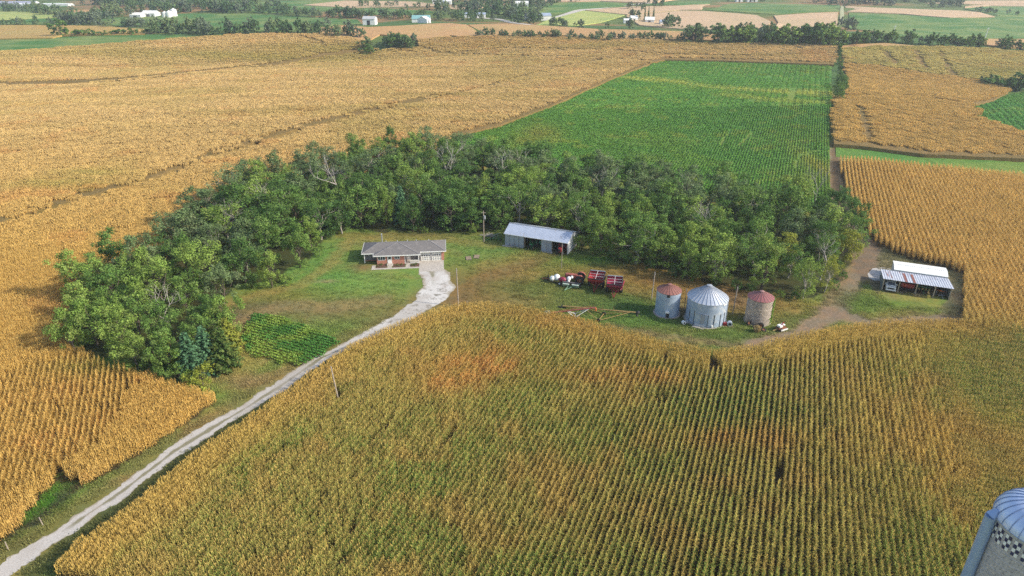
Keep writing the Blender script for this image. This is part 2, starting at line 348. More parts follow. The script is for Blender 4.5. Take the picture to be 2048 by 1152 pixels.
lane = poly([(1664, 292), (1690, 292), (1676, 312), (1682, 385), (1700, 440), (1672, 430), (1662, 380)]); c = blend(c, inpoly(X, Y, lane)*.9, (.17, .115, .06))
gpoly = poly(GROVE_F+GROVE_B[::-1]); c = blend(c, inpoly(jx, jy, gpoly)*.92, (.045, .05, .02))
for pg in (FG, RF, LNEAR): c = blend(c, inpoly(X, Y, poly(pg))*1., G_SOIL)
# far country between the drawn fields
fz = sstep(300, 420, Y); m1 = fbm(X, Y, 160, 3); m2 = fbm(X+500, Y*1.6, 260, 3)
fc = np.zeros(c.shape)+np.array((.12, .17, .05)); fc = blend(fc, sstep(.45, .52, m1), (.30, .19, .09)); fc = blend(fc, sstep(.55, .62, m2), (.08, .15, .045))
c = c*(1-fz[..., None])+fc*fz[..., None]
out = sstep(135, 170, np.abs(X)-Y*.3)*(1-fz); c = blend(c, out*.6, (.16, .15, .05))
ni, nj = X.shape; idx = np.arange(ni*nj).reshape(ni, nj)
fcs = np.stack([idx[:-1, :-1], idx[:-1, 1:], idx[1:, 1:], idx[1:, :-1]], -1).reshape(-1, 4)
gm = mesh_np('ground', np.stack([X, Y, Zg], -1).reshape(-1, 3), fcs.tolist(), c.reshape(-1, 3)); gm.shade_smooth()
m, t, b = newmat('ground')
at = t.nodes.new('ShaderNodeAttribute'); at.attribute_name = 'col'
GCOL = c
f1 = noise(t, 1.6, 6, rough=.75); f2 = noise(t, .35, 5)
cc = mixc(t, ramp(t, f1, .36, .64), at.outputs[0], mixc(t, 1.0, at.outputs[0], (.62, .66, .6), 'MULTIPLY'))
cc = mixc(t, ramp(t, f2, .42, .62, (0, 0, 0), (.55, .55, .55)), cc, mixc(t, 1.0, cc, (1.5, 1.18, .95), 'MULTIPLY'))
t.links.new(cc, b.inputs['Base Color']); b.inputs['Roughness'].default_value = .95; b.inputs['Specular IOR Level'].default_value = .1
bump(t, b, f1, .9, .12); gm.materials.append(m)
go = bpy.data.objects.new('ground', gm); COL.objects.link(go); tag(go, kind='structure')

# ---------------------------------------------------------------- crop leaf materials: colour comes per plant from the field, per leaf from the mesh
def leafmat(name, tip, tr=.25):
    m, t, b = newmat(name); o = t.nodes['Material Output']; t.nodes.remove(b)
    a1 = t.nodes.new('ShaderNodeAttribute'); a1.attribute_name = 'tint'; a1.attribute_type = 'INSTANCER'
    a2 = t.nodes.new('ShaderNodeAttribute'); a2.attribute_name = 'col'
    s = t.nodes.new('ShaderNodeSeparateColor'); t.links.new(a2.outputs[0], s.inputs[0])
    c = mixc(t, s.outputs[1], a1.outputs[0], tip)
    m2 = t.nodes.new('ShaderNodeMix'); m2.data_type = 'RGBA'; m2.blend_type = 'MULTIPLY'; m2.inputs[0].default_value = 1
    t.links.new(c, m2.inputs[6]); cb = t.nodes.new('ShaderNodeCombineColor')
    for i in range(3): t.links.new(s.outputs[0], cb.inputs[i])
    t.links.new(cb.outputs[0], m2.inputs[7])
    d = t.nodes.new('ShaderNodeBsdfDiffuse'); tl = t.nodes.new('ShaderNodeBsdfTranslucent'); mx = t.nodes.new('ShaderNodeMixShader'); mx.inputs[0].default_value = tr
    t.links.new(m2.outputs[2], d.inputs[0]); t.links.new(m2.outputs[2], tl.inputs[0]); t.links.new(d.outputs[0], mx.inputs[1]); t.links.new(tl.outputs[0], mx.inputs[2]); t.links.new(mx.outputs[0], o.inputs[0])
    return m
leafmat('corn_leaf', (.66, .45, .14)); leafmat('soy_leaf', (.10, .20, .04), .2)
def lib(name, meshes):
    """source plants for the crop instancers: a collection that is not part of the scene itself"""
    cl = bpy.data.collections.new(name)
    for i, me in enumerate(meshes): cl.objects.link(bpy.data.objects.new('%s_%02d' % (name, i), me))
    return cl
def ribbon(V, F, C, pts, wd, az, col):
    """leaf strip along pts, pinched at the tip"""
    o = len(V); sx, sy = -math.sin(az), math.cos(az); n = len(pts)
    for k, p in enumerate(pts):
        w_ = wd*(1 if k < n-1 else .25)*.5
        V += [(p[0]-sx*w_, p[1]-sy*w_, p[2]), (p[0]+sx*w_, p[1]+sy*w_, p[2])]; C += [col, col]
    F += [(o+2*k, o+2*k+1, o+2*k+3, o+2*k+2) for k in range(n-1)]
def corn_clump(seed, length=1.5, sp=.21):
    r = random.Random(seed); V = []; F = []; C = []
    x = -length/2+sp/2
    while x < length/2:
        px, py = x+r.uniform(-.04, .04), r.uniform(-.05, .05); h = r.uniform(1.95, 2.45)
        lean = r.uniform(-.08, .08); dk = r.uniform(.85, 1.1)
        ribbon(V, F, C, [(px, py, 0), (px+lean*.5, py+lean, h)], .05, r.uniform(0, 3), (dk, .35, 0))
        for k in range(9):
            az = (k % 2)*math.pi+r.gauss(math.pi/2, .75); z0 = .35+k*(h-.55)/9+r.uniform(-.05, .05); L = r.uniform(.32, .50)*(1.08 if k < 4 else .9 if k < 6 else .55)
            up = r.uniform(.15, .34) if k < 6 else r.uniform(.22, .38); dn = r.uniform(-.38, .12) if k < 6 else r.uniform(-.05, .2)
            ca, sa = math.cos(az), math.sin(az); g = r.choice((0, 0, 0, .15, .6)); d = r.uniform(.7, 1.25)
            ribbon(V, F, C, [(px, py, z0), (px+ca*L*.45, py+sa*L*.45, z0+up), (px+ca*L*.95, py+sa*L*.95, z0+up+dn*.6)], r.uniform(.075, .115), az, (d, g, 0))
        for k in range(3):
            az = r.uniform(0, 6.28); ribbon(V, F, C, [(px+lean*.5, py+lean, h-.12), (px+lean*.5+.13*math.cos(az), py+lean+.13*math.sin(az), h+r.uniform(.12, .3))], .045, az+1.57, (1.1, .85, 0))
        x += sp
    return mesh_np('corn_row', V, F, np.array(C))
def corn_patch(seed, size=4.0):
    r = random.Random(seed); V = []; F = []; C = []
    for i in range(300):
        px, py = r.uniform(-size/2, size/2), r.uniform(-size/2, size/2); az = r.uniform(0, 6.28); h = r.uniform(1.65, 1.95); L = r.uniform(.35, .6)
        ca, sa = math.cos(az), math.sin(az)
        ribbon(V, F, C, [(px, py, h-.5), (px+ca*L*.3, py+sa*L*.3, h+.35), (px+ca*L, py+sa*L, h+r.uniform(-.2, .3))], r.uniform(.14, .22), az, (r.uniform(.85, 1.12), r.choice((0, 0, .2, .45)), 0))
    return mesh_np('corn_patch', V, F, np.array(C))
def soy_clump(seed, lx=2.0, n=60, wd=.3, h=.8, leaf=.2):
    r = random.Random(seed); V = []; F = []; C = []
    for i in range(n):
        px, py = r.uniform(-lx/2, lx/2), r.gauss(0, wd*.5); z = h*(1-min(1, abs(py)/wd)*.4)+r.uniform(-.18, .1); s = leaf*r.uniform(.7, 1.3)
        a = Vector((r.gauss(0, .6), r.gauss(0, .6), 1)).normalized(); x = a.cross(Vector((math.cos(i), math.sin(i), .2))).normalized()*s; y = a.cross(x)
        p = Vector((px, py, z)); o = len(V); V += [tuple(p-x), tuple(p-y*.7), tuple(p+x), tuple(p+y*.7)]; F.append((o, o+1, o+2, o+3)); C += [(r.uniform(.65, 1.25), 0, 0)]*4
    return mesh_np('soy_row', V, F, np.array(C))
LIB = {}
for k, ms, mt in (('corn', [corn_clump(i) for i in range(7)], 'corn_leaf'), ('patch', [corn_patch(i) for i in range(5)], 'corn_leaf'),
                  ('soy', [soy_clump(i) for i in range(5)], 'soy_leaf'), ('gard', [soy_clump(i+20, 1.5, 110, .36, .75, .13) for i in range(4)], 'soy_leaf'), ('soyp', [soy_clump(i, 4, 130, 1.4, .75, .3) for i in range(4)], 'soy_leaf')):
    for me in ms: me.materials.append(MATS[mt])
    LIB[k] = lib(k+'_source', ms)
def instancer(name, x, y, z, rot, scl, tint, libname, kind='stuff', seed=0):
    n = len(x); me = bpy.data.meshes.new(name); me.vertices.add(n)
    me.vertices.foreach_set('co', np.stack([x, y, z], -1).astype(np.float32).ravel())
    a = me.attributes.new('rot', 'FLOAT', 'POINT'); a.data.foreach_set('value', rot.astype(np.float32))
    a = me.attributes.new('scl', 'FLOAT', 'POINT'); a.data.foreach_set('value', scl.astype(np.float32))
    a = me.attributes.new('pick', 'INT', 'POINT'); a.data.foreach_set('value', np.random.default_rng(seed).integers(0, 1000, n).astype(np.int32))
    a = me.attributes.new('tint', 'FLOAT_COLOR', 'POINT'); cc = np.ones((n, 4), np.float32); cc[:, :3] = tint; a.data.foreach_set('color', cc.ravel())
    o = bpy.data.objects.new(name, me); COL.objects.link(o)
    g = bpy.data.node_groups.new(name, 'GeometryNodeTree')
    g.interface.new_socket('Geometry', in_out='INPUT', socket_type='NodeSocketGeometry'); g.interface.new_socket('Geometry', in_out='OUTPUT', socket_type='NodeSocketGeometry')
    gi = g.nodes.new('NodeGroupInput'); gout = g.nodes.new('NodeGroupOutput'); iop = g.nodes.new('GeometryNodeInstanceOnPoints')
    ci = g.nodes.new('GeometryNodeCollectionInfo'); ci.inputs['Collection'].default_value = LIB[libname]; ci.inputs['Separate Children'].default_value = True; ci.inputs['Reset Children'].default_value = True
    def na(nm, ty):
        q = g.nodes.new('GeometryNodeInputNamedAttribute'); q.data_type = ty; q.inputs[0].default_value = nm; return q.outputs[0]
    g.links.new(gi.outputs[0], iop.inputs['Points']); g.links.new(ci.outputs[0], iop.inputs['Instance']); iop.inputs['Pick Instance'].default_value = True
    g.links.new(na('pick', 'INT'), iop.inputs['Instance Index'])
    cx = g.nodes.new('ShaderNodeCombineXYZ'); g.links.new(na('rot', 'FLOAT'), cx.inputs[2]); g.links.new(cx.outputs[0], iop.inputs['Rotation'])
    g.links.new(na('scl', 'FLOAT'), iop.inputs['Scale']); g.links.new(iop.outputs[0], gout.inputs[0])
    md = o.modifiers.new('plants', 'NODES'); md.node_group = g
    return tag(o, kind=kind)
TH = R(90)-R(22.1)                   # the section grid: rows run this way
# tint of standing corn
C_GOLD, C_OLIVE, C_GREEN, C_RUST, C_STRAW = map(np.array, ((.63, .45, .195), (.36, .31, .09), (.15, .25, .06), (.58, .24, .08), (.66, .46, .20)))
def tint_gold(x, y):
    a = fbm(x, y, 60, 4); b = fbm(x+300, y, 12, 3); c = blend(np.zeros(x.shape+(3,))+np.array((.58, .365, .10)), sstep(120, 330, y), C_GOLD)
    c = blend(c, sstep(.5, .68, a)*.35, C_OLIVE); c = blend(c, sstep(.6, .75, b)*.3, C_RUST); c = blend(c, sstep(.55, .75, fbm(x, y+200, 30))*.25, C_STRAW)
    c = blobs(x, y, c, [(120, 378, 18, 6, (.30, .30, .07), .55), (190, 355, 14, 5, (.30, .31, .07), .5), (180, 745, 7, 2.5, (.20, .26, .05), .6), (170, 392, 2.5, 1.5, (.07, .12, .03), 1), (205, 385, 12, 3, (.5, .25, .07), .5), (520, 405, 18, 6, (.48, .22, .07), .6), (500, 118, 110, 13, (.36, .32, .08), .75), (660, 100, 60, 14, (.38, .33, .08), .7), (300, 80, 200, 15, C_STRAW, .5), (400, 165, 150, 8, C_STRAW, .5), (250, 200, 120, 12, C_STRAW, .35), (1240, 95, 60, 10, (.42, .34, .09), .5), (1050, 90, 80, 12, (.52, .31, .10), .5), (900, 150, 80, 20, C_STRAW, .4), (480, 75, 90, 10, C_STRAW, .6)])
    st = fbm(x*.25+y*.05, y*1.0, 9, 3); c = blend(c, sstep(.5, .66, st)*.35*sstep(250, 330, y), (.42, .33, .10))
    q = y-x*.17+22*fbm(x, y, 130, 2)+9*np.sin(x/70); bd = np.sin(q/4.2)*np.sin(q/17+1); c = c*(1+.11*bd*sstep(200, 320, y))[..., None]
    return c*(.92+.16*np.random.default_rng(3).random(x.shape))[..., None]
def tint_right(x, y):
    a = fbm(x, y, 25, 3); c = np.zeros(x.shape+(3,))+np.array((.64, .425, .14)); c = blend(c, sstep(.45, .7, a)*.4, (.54, .36, .11))
    c = blobs(x, y, c, [(2010, 690, 12, 9, (.33, .33, .07), .7)])
    return c*(.85+.3*np.random.default_rng(5).random(x.shape))[..., None]
def tint_fg(x, y):
    a = fbm(x, y, 14, 4); b = fbm(x+200, y+50, 5, 3); c = np.zeros(x.shape+(3,))+np.array((.34, .32, .085))
    c = blend(c, sstep(.38, .58, a)*.85, (.19, .275, .06)); c = blend(c, sstep(.58, .75, b)*.5, (.50, .31, .10))
    edge = np.minimum(dline(x, y, line(FG[1:11])), dline(x, y, line(FG[10:25])))+(b-.5)*5
    c = blend(c, sstep(11, 2, edge)*.8, (.55, .37, .10)); c0 = c
    c = blobs(x, y, c, [(960, 730, 11, 5.5, (.66, .30, .09), .85), (900, 775, 8, 4, (.66, .30, .09), .85), (1020, 745, 9, 4, (.64, .28, .09), .6), (1170, 765, 6, 2, (.55, .27, .08), .6), (1300, 765, 7, 3, (.60, .28, .08), .8), (1110, 655, 12, 3, (.60, .33, .10), .6),
        (1490, 890, 8, 3, (.58, .26, .08), .8), (1360, 870, 5, 3, (.50, .36, .09), .6), (1420, 820, 9, 5, (.11, .24, .06), .8), (1330, 860, 5, 3, (.2, .28, .07), .6), (1100, 740, 6, 4, (.16, .27, .06), .5), (1010, 665, 4, 1.6, (.15, .22, .06), .8), (1620, 800, 9, 9, (.20, .27, .08), .45),
        (1840, 850, 12, 16, (.55, .38, .10), .9), (1880, 970, 10, 12, (.56, .39, .10), .9), (1980, 870, 10, 10, (.50, .34, .09), .9), (1760, 700, 14, 5, (.52, .40, .10), .75), (1550, 700, 14, 4, (.50, .38, .09), .7), (1650, 720, 12, 4, (.42, .34, .08), .6),
        (1930, 735, 5, 5, (.27, .34, .06), .75), (1960, 800, 4, 5, (.25, .33, .06), .7), (2000, 850, 4, 4, (.30, .36, .07), .6), (1860, 700, 6, 4, (.5, .42, .10), .6), (2040, 750, 8, 8, (.32, .33, .08), .6), (620, 780, 8, 5, (.50, .33, .10), .6), (690, 790, 2.4, 1.4, (.10, .16, .04), .9)])
    ca, sa = math.cos(TH), math.sin(TH); pn = fbm((x*ca+y*sa)*.7, (-x*sa+y*ca)*1.2, 3.0, 4); c = c0+(c-c0)*(.45+.55*sstep(.32, .62, pn))[..., None]; c = np.clip(c, .01, 1)
    return c*(.82+.36*np.random.default_rng(4).random(x.shape))[..., None]
def rows(pg, th, sp, piece, curve=None, gap=.0, seed=1, along=.0):
    r = np.random.default_rng(seed); c, s = math.cos(th), math.sin(th)
    u = pg[:, 0]*c+pg[:, 1]*s; v = -pg[:, 0]*s+pg[:, 1]*c
    U, V = np.meshgrid(np.arange(u.min()-2, u.max()+2, piece), np.arange(v.min()-45, v.max()+45, sp))
    U = U+r.uniform(0, piece, (V.shape[0], 1)); rot = np.full(U.shape, th)
    if curve is not None:
        dv, sl_ = curve(U, V); V = V+dv; rot = rot+np.arctan(sl_)
    V = V+r.normal(0, .045, V.shape)+.16*(fbm(U*.25, V, 3, 2)-.5); x = U*c-V*s; y = U*s+V*c
    k = inpoly(x, y, pg); x, y, rot = x[k], y[k], rot[k]
    if gap:
        q = r.random(x.shape); g = fbm(U[k]*.35, V[k]*2.2, 4, 2); k = ~((g > .93-gap) & (q < .6)); x, y, rot = x[k], y[k], rot[k]
    rot = rot+r.normal(0, .07, rot.shape)+np.where(r.random(rot.shape) < .5, math.pi, 0)
    return x, y, rot
TH_ = 0                   # the section grid: rows run this way
def plant(name, pg, th, sp, piece, tintf, libn, scl=(.88, 1.1), cut=None, zoff=0, label=None, cat='corn', **kw):
    pg = poly(pg) if isinstance(pg, list) else pg
    x, y, rot = rows(pg, th, sp, piece, **kw)
    if cut is not None: k = cut(x, y); x, y, rot = x[k], y[k], rot[k]
    r = np.random.default_rng(11); sc = r.uniform(scl[0], scl[1], x.shape)*(.93+.14*fbm(x, y, 9, 2))
    o = instancer(name, x, y, terr(x, y)+zoff, rot, sc, tintf(x, y), libn, seed=len(x)); print(name, len(x))
    return tag(o, label, cat, kind='stuff')
silo_xy = flatP(2088, 1048, 22.3)
def fg_headland(x, y): return np.minimum(dline(x, y, line(FG[1:11])), dline(x, y, line(FG[10:25])))
FGG = [line(g, 1.5) for g in ([(733, 888), (795, 822)], [(713, 873), (752, 830)], [(536, 920), (580, 888)], [(882, 896), (913, 853)], [(658, 1100), (701, 1053)], [(685, 1120), (729, 1069)], [(1296, 800), (1345, 792)], [(1560, 960), (1556, 920)])]
def fgg(x, y):
    k = np.ones(x.shape, bool)
    for g in FGG: k &= dline(x, y, g) > .30
    return k
pgF = poly(FG); endF = P(1915, 656)
plant('corn_field', pgF, TH, .82, 1.5, tint_fg, 'corn', cut=lambda x, y: ((fg_headland(x, y) > 6) | (x > endF[0])) & (np.hypot(x-silo_xy[0], y-silo_xy[1]) > 5) & (np.hypot(x-P(679, 804)[0], y-P(679, 804)[1]) > .8) & ((x*.93-y*.38 < 27+6*fbm(x, y, 12)) | (y < 60)) & fgg(x, y), label='olive and rust coloured corn in straight rows filling the foreground', cat='corn field')
plant('corn_field', pgF, R(160), .82, 1.5, tint_fg, 'corn', cut=lambda x, y: ((fg_headland(x, y) > 5) | (x > endF[0])) & (np.hypot(x-silo_xy[0], y-silo_xy[1]) > 5) & ~((x*.93-y*.38 < 27+6*fbm(x, y, 12)) | (y < 60)), label='golden corn without clear rows on the right side of the foreground', cat='corn field', seed=4)
hl1 = line(FG[1:11]); hl2 = line(FG[10:25])
def headrows(ln, side, sp=.76, n=8, piece=1.4):
    xs = []; ys = []; rs = []
    for k in range(n):
        off = .45+k*sp
        for (x1, y1), (x2, y2) in zip(ln, ln[1:]):
            L = math.hypot(x2-x1, y2-y1); nx, ny = (y2-y1)/L*side, -(x2-x1)/L*side; m_ = max(1, int(round(L/piece)))
            for j in range(m_):
                t_ = (j+.5)/m_; xs.append(x1+(x2-x1)*t_+nx*off+random.gauss(0, .05)); ys.append(y1+(y2-y1)*t_+ny*off+random.gauss(0, .05)); rs.append(math.atan2(y2-y1, x2-x1)+random.gauss(0, .12))
    return np.array(xs), np.array(ys), np.array(rs)
a1 = headrows(hl1, 1); a2 = headrows(hl2, 1); x, y, rot = (np.concatenate(q) for q in zip(a1, a2))
k = inpoly(x, y, pgF); x, y, rot = x[k], y[k], rot[k]
tag(instancer('corn_headland', x, y, 0*x, rot, rng.uniform(.85, 1.05, x.shape), tint_fg(x, y), 'corn'), 'golden end rows of corn along the gravel drive and the farmyard', 'corn field')
plant('corn_field', RF, TH, 1.15, 1.5, tint_right, 'corn', scl=(1.0, 1.15), gap=.03, label='tan corn in clear straight rows behind the open pole shed', cat='corn field')
def lcurve(U, V):
    t_ = (U+30)/60; return 7*np.sin(t_*1.4), 7*1.4/60*np.cos(t_*1.4)
pgL = poly(LNEAR)
ZL = P(45, 860)
zone = lambda x, y: np.hypot((x-ZL[0])/15, (y-ZL[1])/19) < 1+.35*(fbm(x, y, 8, 2)-.5)
plant('corn_field', pgL, R(124), .86, 1.5, tint_gold, 'corn', curve=lcurve, label='golden corn in curving rows at the left edge beside the gravel drive', cat='corn field', cut=lambda x, y: zone(x, y))
plant('corn_field', pgL, R(52), .76, 1.4, tint_gold, 'corn', label='golden corn wrapping round the left end of the windbreak', cat='corn field', cut=lambda x, y: (y < 167+4*fbm(x, y, 6, 2)) & ~zone(x, y))

def slab(name, pg, h, s, mat, label, cat, amp=.12, skirt=True):
    pg = pg if isinstance(pg, np.ndarray) else poly(pg, h)
    xs = np.arange(pg[:, 0].min(), pg[:, 0].max(), s); ys = np.arange(pg[:, 1].min(), pg[:, 1].max(), s)
    gxx, gyy = np.meshgrid(xs, ys); gxx = gxx.ravel()+rng.uniform(-.3, .3, gxx.size)*s; gyy = gyy.ravel()+rng.uniform(-.3, .3, gyy.size)*s
    k = inpoly(gxx, gyy, pg); gxx, gyy = gxx[k], gyy[k]; cl = np.vstack([pg, pg[:1]])
    k = dline(gxx, gyy, cl) > s*.45; gxx, gyy = gxx[k], gyy[k]; n = len(pg)
    pts = [Vector((float(a), float(b))) for a, b in pg]+[Vector((float(a), float(b))) for a, b in zip(gxx, gyy)]
    v, e, f, *_ = delaunay_2d_cdt(pts, [(i, (i+1) % n) for i in range(n)], [list(range(n))], 1, 1e-4)
    va = np.array([(p.x, p.y) for p in v]); z = terr(va[:, 0], va[:, 1])+h+rng.uniform(-amp, amp, len(va))
    V = [(a, b, c_) for (a, b), c_ in zip(va, z)]; F = [tuple(q) for q in f]
    if skirt:
        ec = {}
        for q in F:
            for i in range(len(q)):
                a, b = q[i], q[(i+1) % len(q)]; kk = (min(a, b), max(a, b)); ec[kk] = None if kk in ec else (a, b)
        low = {}
        for kk, ab in list(ec.items()):
            if ab is None: continue
            a, b = ab
            for i in (a, b):
                if i not in low: low[i] = len(V); V.append((V[i][0], V[i][1], V[i][2]-h-.6))
            F.append((b, a, low[a], low[b]))
    me = bpy.data.meshes.new(name); me.from_pydata(V, [], F); me.update(); me.materials.append(MATS[mat])
    o = bpy.data.objects.new(name, me); COL.objects.link(o); return tag(o, label, cat, kind='stuff')
def cropmat(name, c1, c2, c3, sc=.5, sc2=.02, rowdir=None, streak=(0.004, .03)):
    m, t, b = newmat(name); tc = t.nodes.new('ShaderNodeTexCoord')
    f = noise(t, sc, 6, tc.outputs['Object'], .8); g = noise(t, sc2, 4, tc.outputs['Object'])
    mp = t.nodes.new('ShaderNodeMapping'); mp.inputs['Scale'].default_value = (streak[0], streak[1], 1); mp.inputs['Rotation'].default_value = (0, 0, R(12)); t.links.new(tc.outputs['Object'], mp.inputs[0])
    st = noise(t, 1, 5, mp.outputs[0], .7)
    c = mixc(t, ramp(t, f, .35, .65), c1, c2); c = mixc(t, ramp(t, g, .45, .62), c, mixc(t, .55, c, c3)); c = mixc(t, ramp(t, st, .52, .62), c, mixc(t, .5, c, c3))
    t.links.new(c, b.inputs['Base Color']); b.inputs['Roughness'].default_value = .9; b.inputs['Specular IOR Level'].default_value = .1
    bump(t, b, f, 1.0, .8); return m
cropmat('crop_gold', (.50, .33, .11), (.36, .22, .07), (.38, .29, .09)); cropmat('crop_yellow', (.50, .38, .11), (.40, .29, .08), (.36, .33, .10))
cropmat('crop_soy', (.10, .24, .045), (.08, .19, .035), (.22, .26, .05)); cropmat('crop_soyfar', (.085, .19, .05), (.065, .15, .04), (.26, .28, .09), .2)
cropmat('crop_under', (.27, .18, .065), (.19, .125, .045), (.17, .13, .04)); cropmat('crop_tanfar', (.56, .39, .24), (.48, .33, .20), (.44, .33, .18), .2); cropmat('crop_brown', (.50, .30, .14), (.40, .23, .10), (.42, .30, .12), .3); cropmat('crop_hay', (.44, .42, .14), (.32, .37, .11), (.24, .33, .10), .2)
LN2 = [(-80, 470), (0, 449), (167, 400), (299, 362), (399, 324), (600, 262), (760, 223), (900, 193), (900, 282), (850, 325), (760, 332), (640, 350), (540, 382), (440, 432), (365, 470), (330, 506), (-110, 506)]
for pg, s, mt, lb in ((LN2, 4, 'crop_under', 'golden corn between the windbreak and the narrow groove'), (LMID, 5, 'crop_under', 'broad rolling golden corn field beyond the narrow groove'), (LTOP, 6, 'crop_under', 'golden corn on the hill under the far left tree line'), (CTOP, 6, 'crop_under', 'golden corn rising behind the green bean field'),
                      (D3, 4, 'crop_under', 'tan corn with a rounded corner right of the hedgerow'), (D4, 4, 'crop_under', 'tan corn wedge beside the thick part of the hedgerow'), (D5, 6, 'crop_under', 'yellowing field with curved tramlines on the right hill'), (D6, 6, 'crop_brown', 'narrow reddish tan strip under the right tree line')):
    slab('corn_field', pg, 1.5, s, mt, lb, 'corn field')
slab('soybean_field', SOY, .45, 4, 'crop_soy', 'large green bean field behind the windbreak', 'bean field'); slab('grass_strip', D2, .15, 3, 'crop_soy', 'green strip between the two tan corn fields on the right', 'grass strip'); slab('soybean_field', D7, .45, 4, 'crop_soy', 'green bean field bulging in from the right edge', 'bean field')
KN = {'corn': ('crop_gold', 1.2, 'corn_field', 'corn field'), 'soy': ('crop_soyfar', .4, 'soybean_field', 'bean field'), 'soyfar': ('crop_soyfar', .4, 'soybean_field', 'bean field'), 'tanfar': ('crop_tanfar', .6, 'corn_field', 'corn field'), 'brown': ('crop_brown', 1.0, 'corn_field', 'corn field'), 'hay': ('crop_hay', .3, 'hay_field', 'hay field')}
for i, (pg, kd) in enumerate(FAR):
    mt, h, nm, ct = KN[kd]; slab(nm, pg, h+.012*i, 14, mt, 'distant %s seen near the top of the picture' % {'corn': 'golden corn field', 'soy': 'dark green bean field', 'soyfar': 'pale green bean field', 'tanfar': 'pinkish tan corn field', 'brown': 'reddish brown corn field', 'hay': 'yellow green hay field'}[kd], ct, amp=.1)
def cutg(x, y):
    k = np.ones(x.shape, bool)
    for g in GROOVES: k &= dline(x, y, g) > 2.15
    return k
for pg, lb in ((LN2, 'leafy tops of the corn between the windbreak and the groove'), (LMID, 'leafy tops of the broad golden corn field'), (LTOP, 'leafy tops of the corn on the far left hill'), (CTOP, 'leafy tops of the corn behind the bean field'), (D3, 'leafy tops of the tan corn right of the hedgerow'), (D4, 'leafy tops of the corn wedge')):
    plant('corn_tops', pg, R(17), 3.1, 3.1, tint_right if pg in (D3, D4) else tint_gold, 'patch', cut=cutg, label=lb, cat='corn')
def tint_yel(x, y): return tint_gold(x, y)*np.array((.95, 1.12, .9))
plant('corn_tops', D5, R(17), 3.4, 3.4, tint_yel, 'patch', cut=cutg, label='leafy tops of the yellowing field on the right hill', cat='corn')
def tint_soy(x, y):
    a = fbm(x, y, 22, 4); b = fbm(x+100, y, 7, 3); c = np.zeros(x.shape+(3,))+np.array((.17, .355, .07))
    c = blend(c, sstep(.52, .7, a)*.5, (.22, .35, .06)); c = blend(c, sstep(.62, .74, b)*.5, (.38, .42, .08))
    q = line([(1270, 158), (1350, 166), (1420, 176), (1540, 184), (1664, 190)]); c = blend(c, sstep(14, 1, dline(x, y, q)+(a-.5)*14)*.8, (.55, .54, .12))
    q = line([(1450, 192), (1560, 203), (1664, 207)]); c = blend(c, sstep(9, 1, dline(x, y, q)+(b-.5)*10)*.7, (.46, .50, .10))
    c = blobs(x, y, c, [(1080, 268, 9, 14, (.36, .34, .08), .8), (1050, 285, 6, 7, (.32, .32, .07), .7), (1005, 245, 16, 12, (.16, .27, .05), .6), (1645, 340, 5, 26, (.45, .42, .08), .9), (1620, 360, 6, 14, (.30, .34, .06), .6), (1230, 300, 10, 10, (.13, .24, .04), .4), (1290, 320, 6, 6, (.30, .30, .07), .5)])
    return c*(.9+.2*np.random.default_rng(6).random(x.shape))[..., None]
SG = [line(g, .5) for g in ([(1490, 140), (1475, 165)], [(1540, 150), (1500, 205)], [(1440, 290), (1470, 250)], [(1480, 290), (1510, 260)], [(1590, 335), (1600, 310), (1640, 300)], [(1330, 165), (1322, 172)], [(1575, 160), (1560, 190)], [(1600, 140), (1580, 200)])]
def cuts(x, y):
    k = np.ones(x.shape, bool)
    for g in SG: k &= dline(x, y, g) > .45
    return k
nearsoy = lambda x, y: cuts(x, y) & (y < 330)
plant('soybean_rows', SOY, TH, .98, 2.0, tint_soy, 'soy', cut=nearsoy, scl=(.9, 1.2), label='leafy bean rows in the near part of the green field', cat='beans')
plant('soybean_rows', SOY, TH, 3.0, 3.4, tint_soy, 'soyp', cut=lambda x, y: cuts(x, y) & (y >= 330), label='leafy bean rows in the far part of the green field', cat='beans')
plant('soybean_rows', D7, TH, 3.0, 3.4, lambda x, y: tint_soy(x, y)*np.array((.9, 1, 1.2)), 'soyp', label='leafy beans in the field at the right edge', cat='beans')
GARDEN = [(510, 632), (548, 632), (610, 655), (680, 687), (650, 708), (600, 737), (560, 728), (500, 712), (488, 690), (490, 660)]
def tint_gard(x, y):
    c = np.zeros(x.shape+(3,))+np.array((.10, .25, .05)); c = blend(c, sstep(.42, .62, fbm(x+30, y, 6, 3))*.85, (.30, .40, .07)); return c*(.8+.4*np.random.default_rng(6).random(x.shape))[..., None]
plant('garden_rows', GARDEN, R(-24), .85, 1.3, tint_gard, 'gard', scl=(.95, 1.15), label='square green garden patch beside the gravel drive', cat='garden', seed=3)

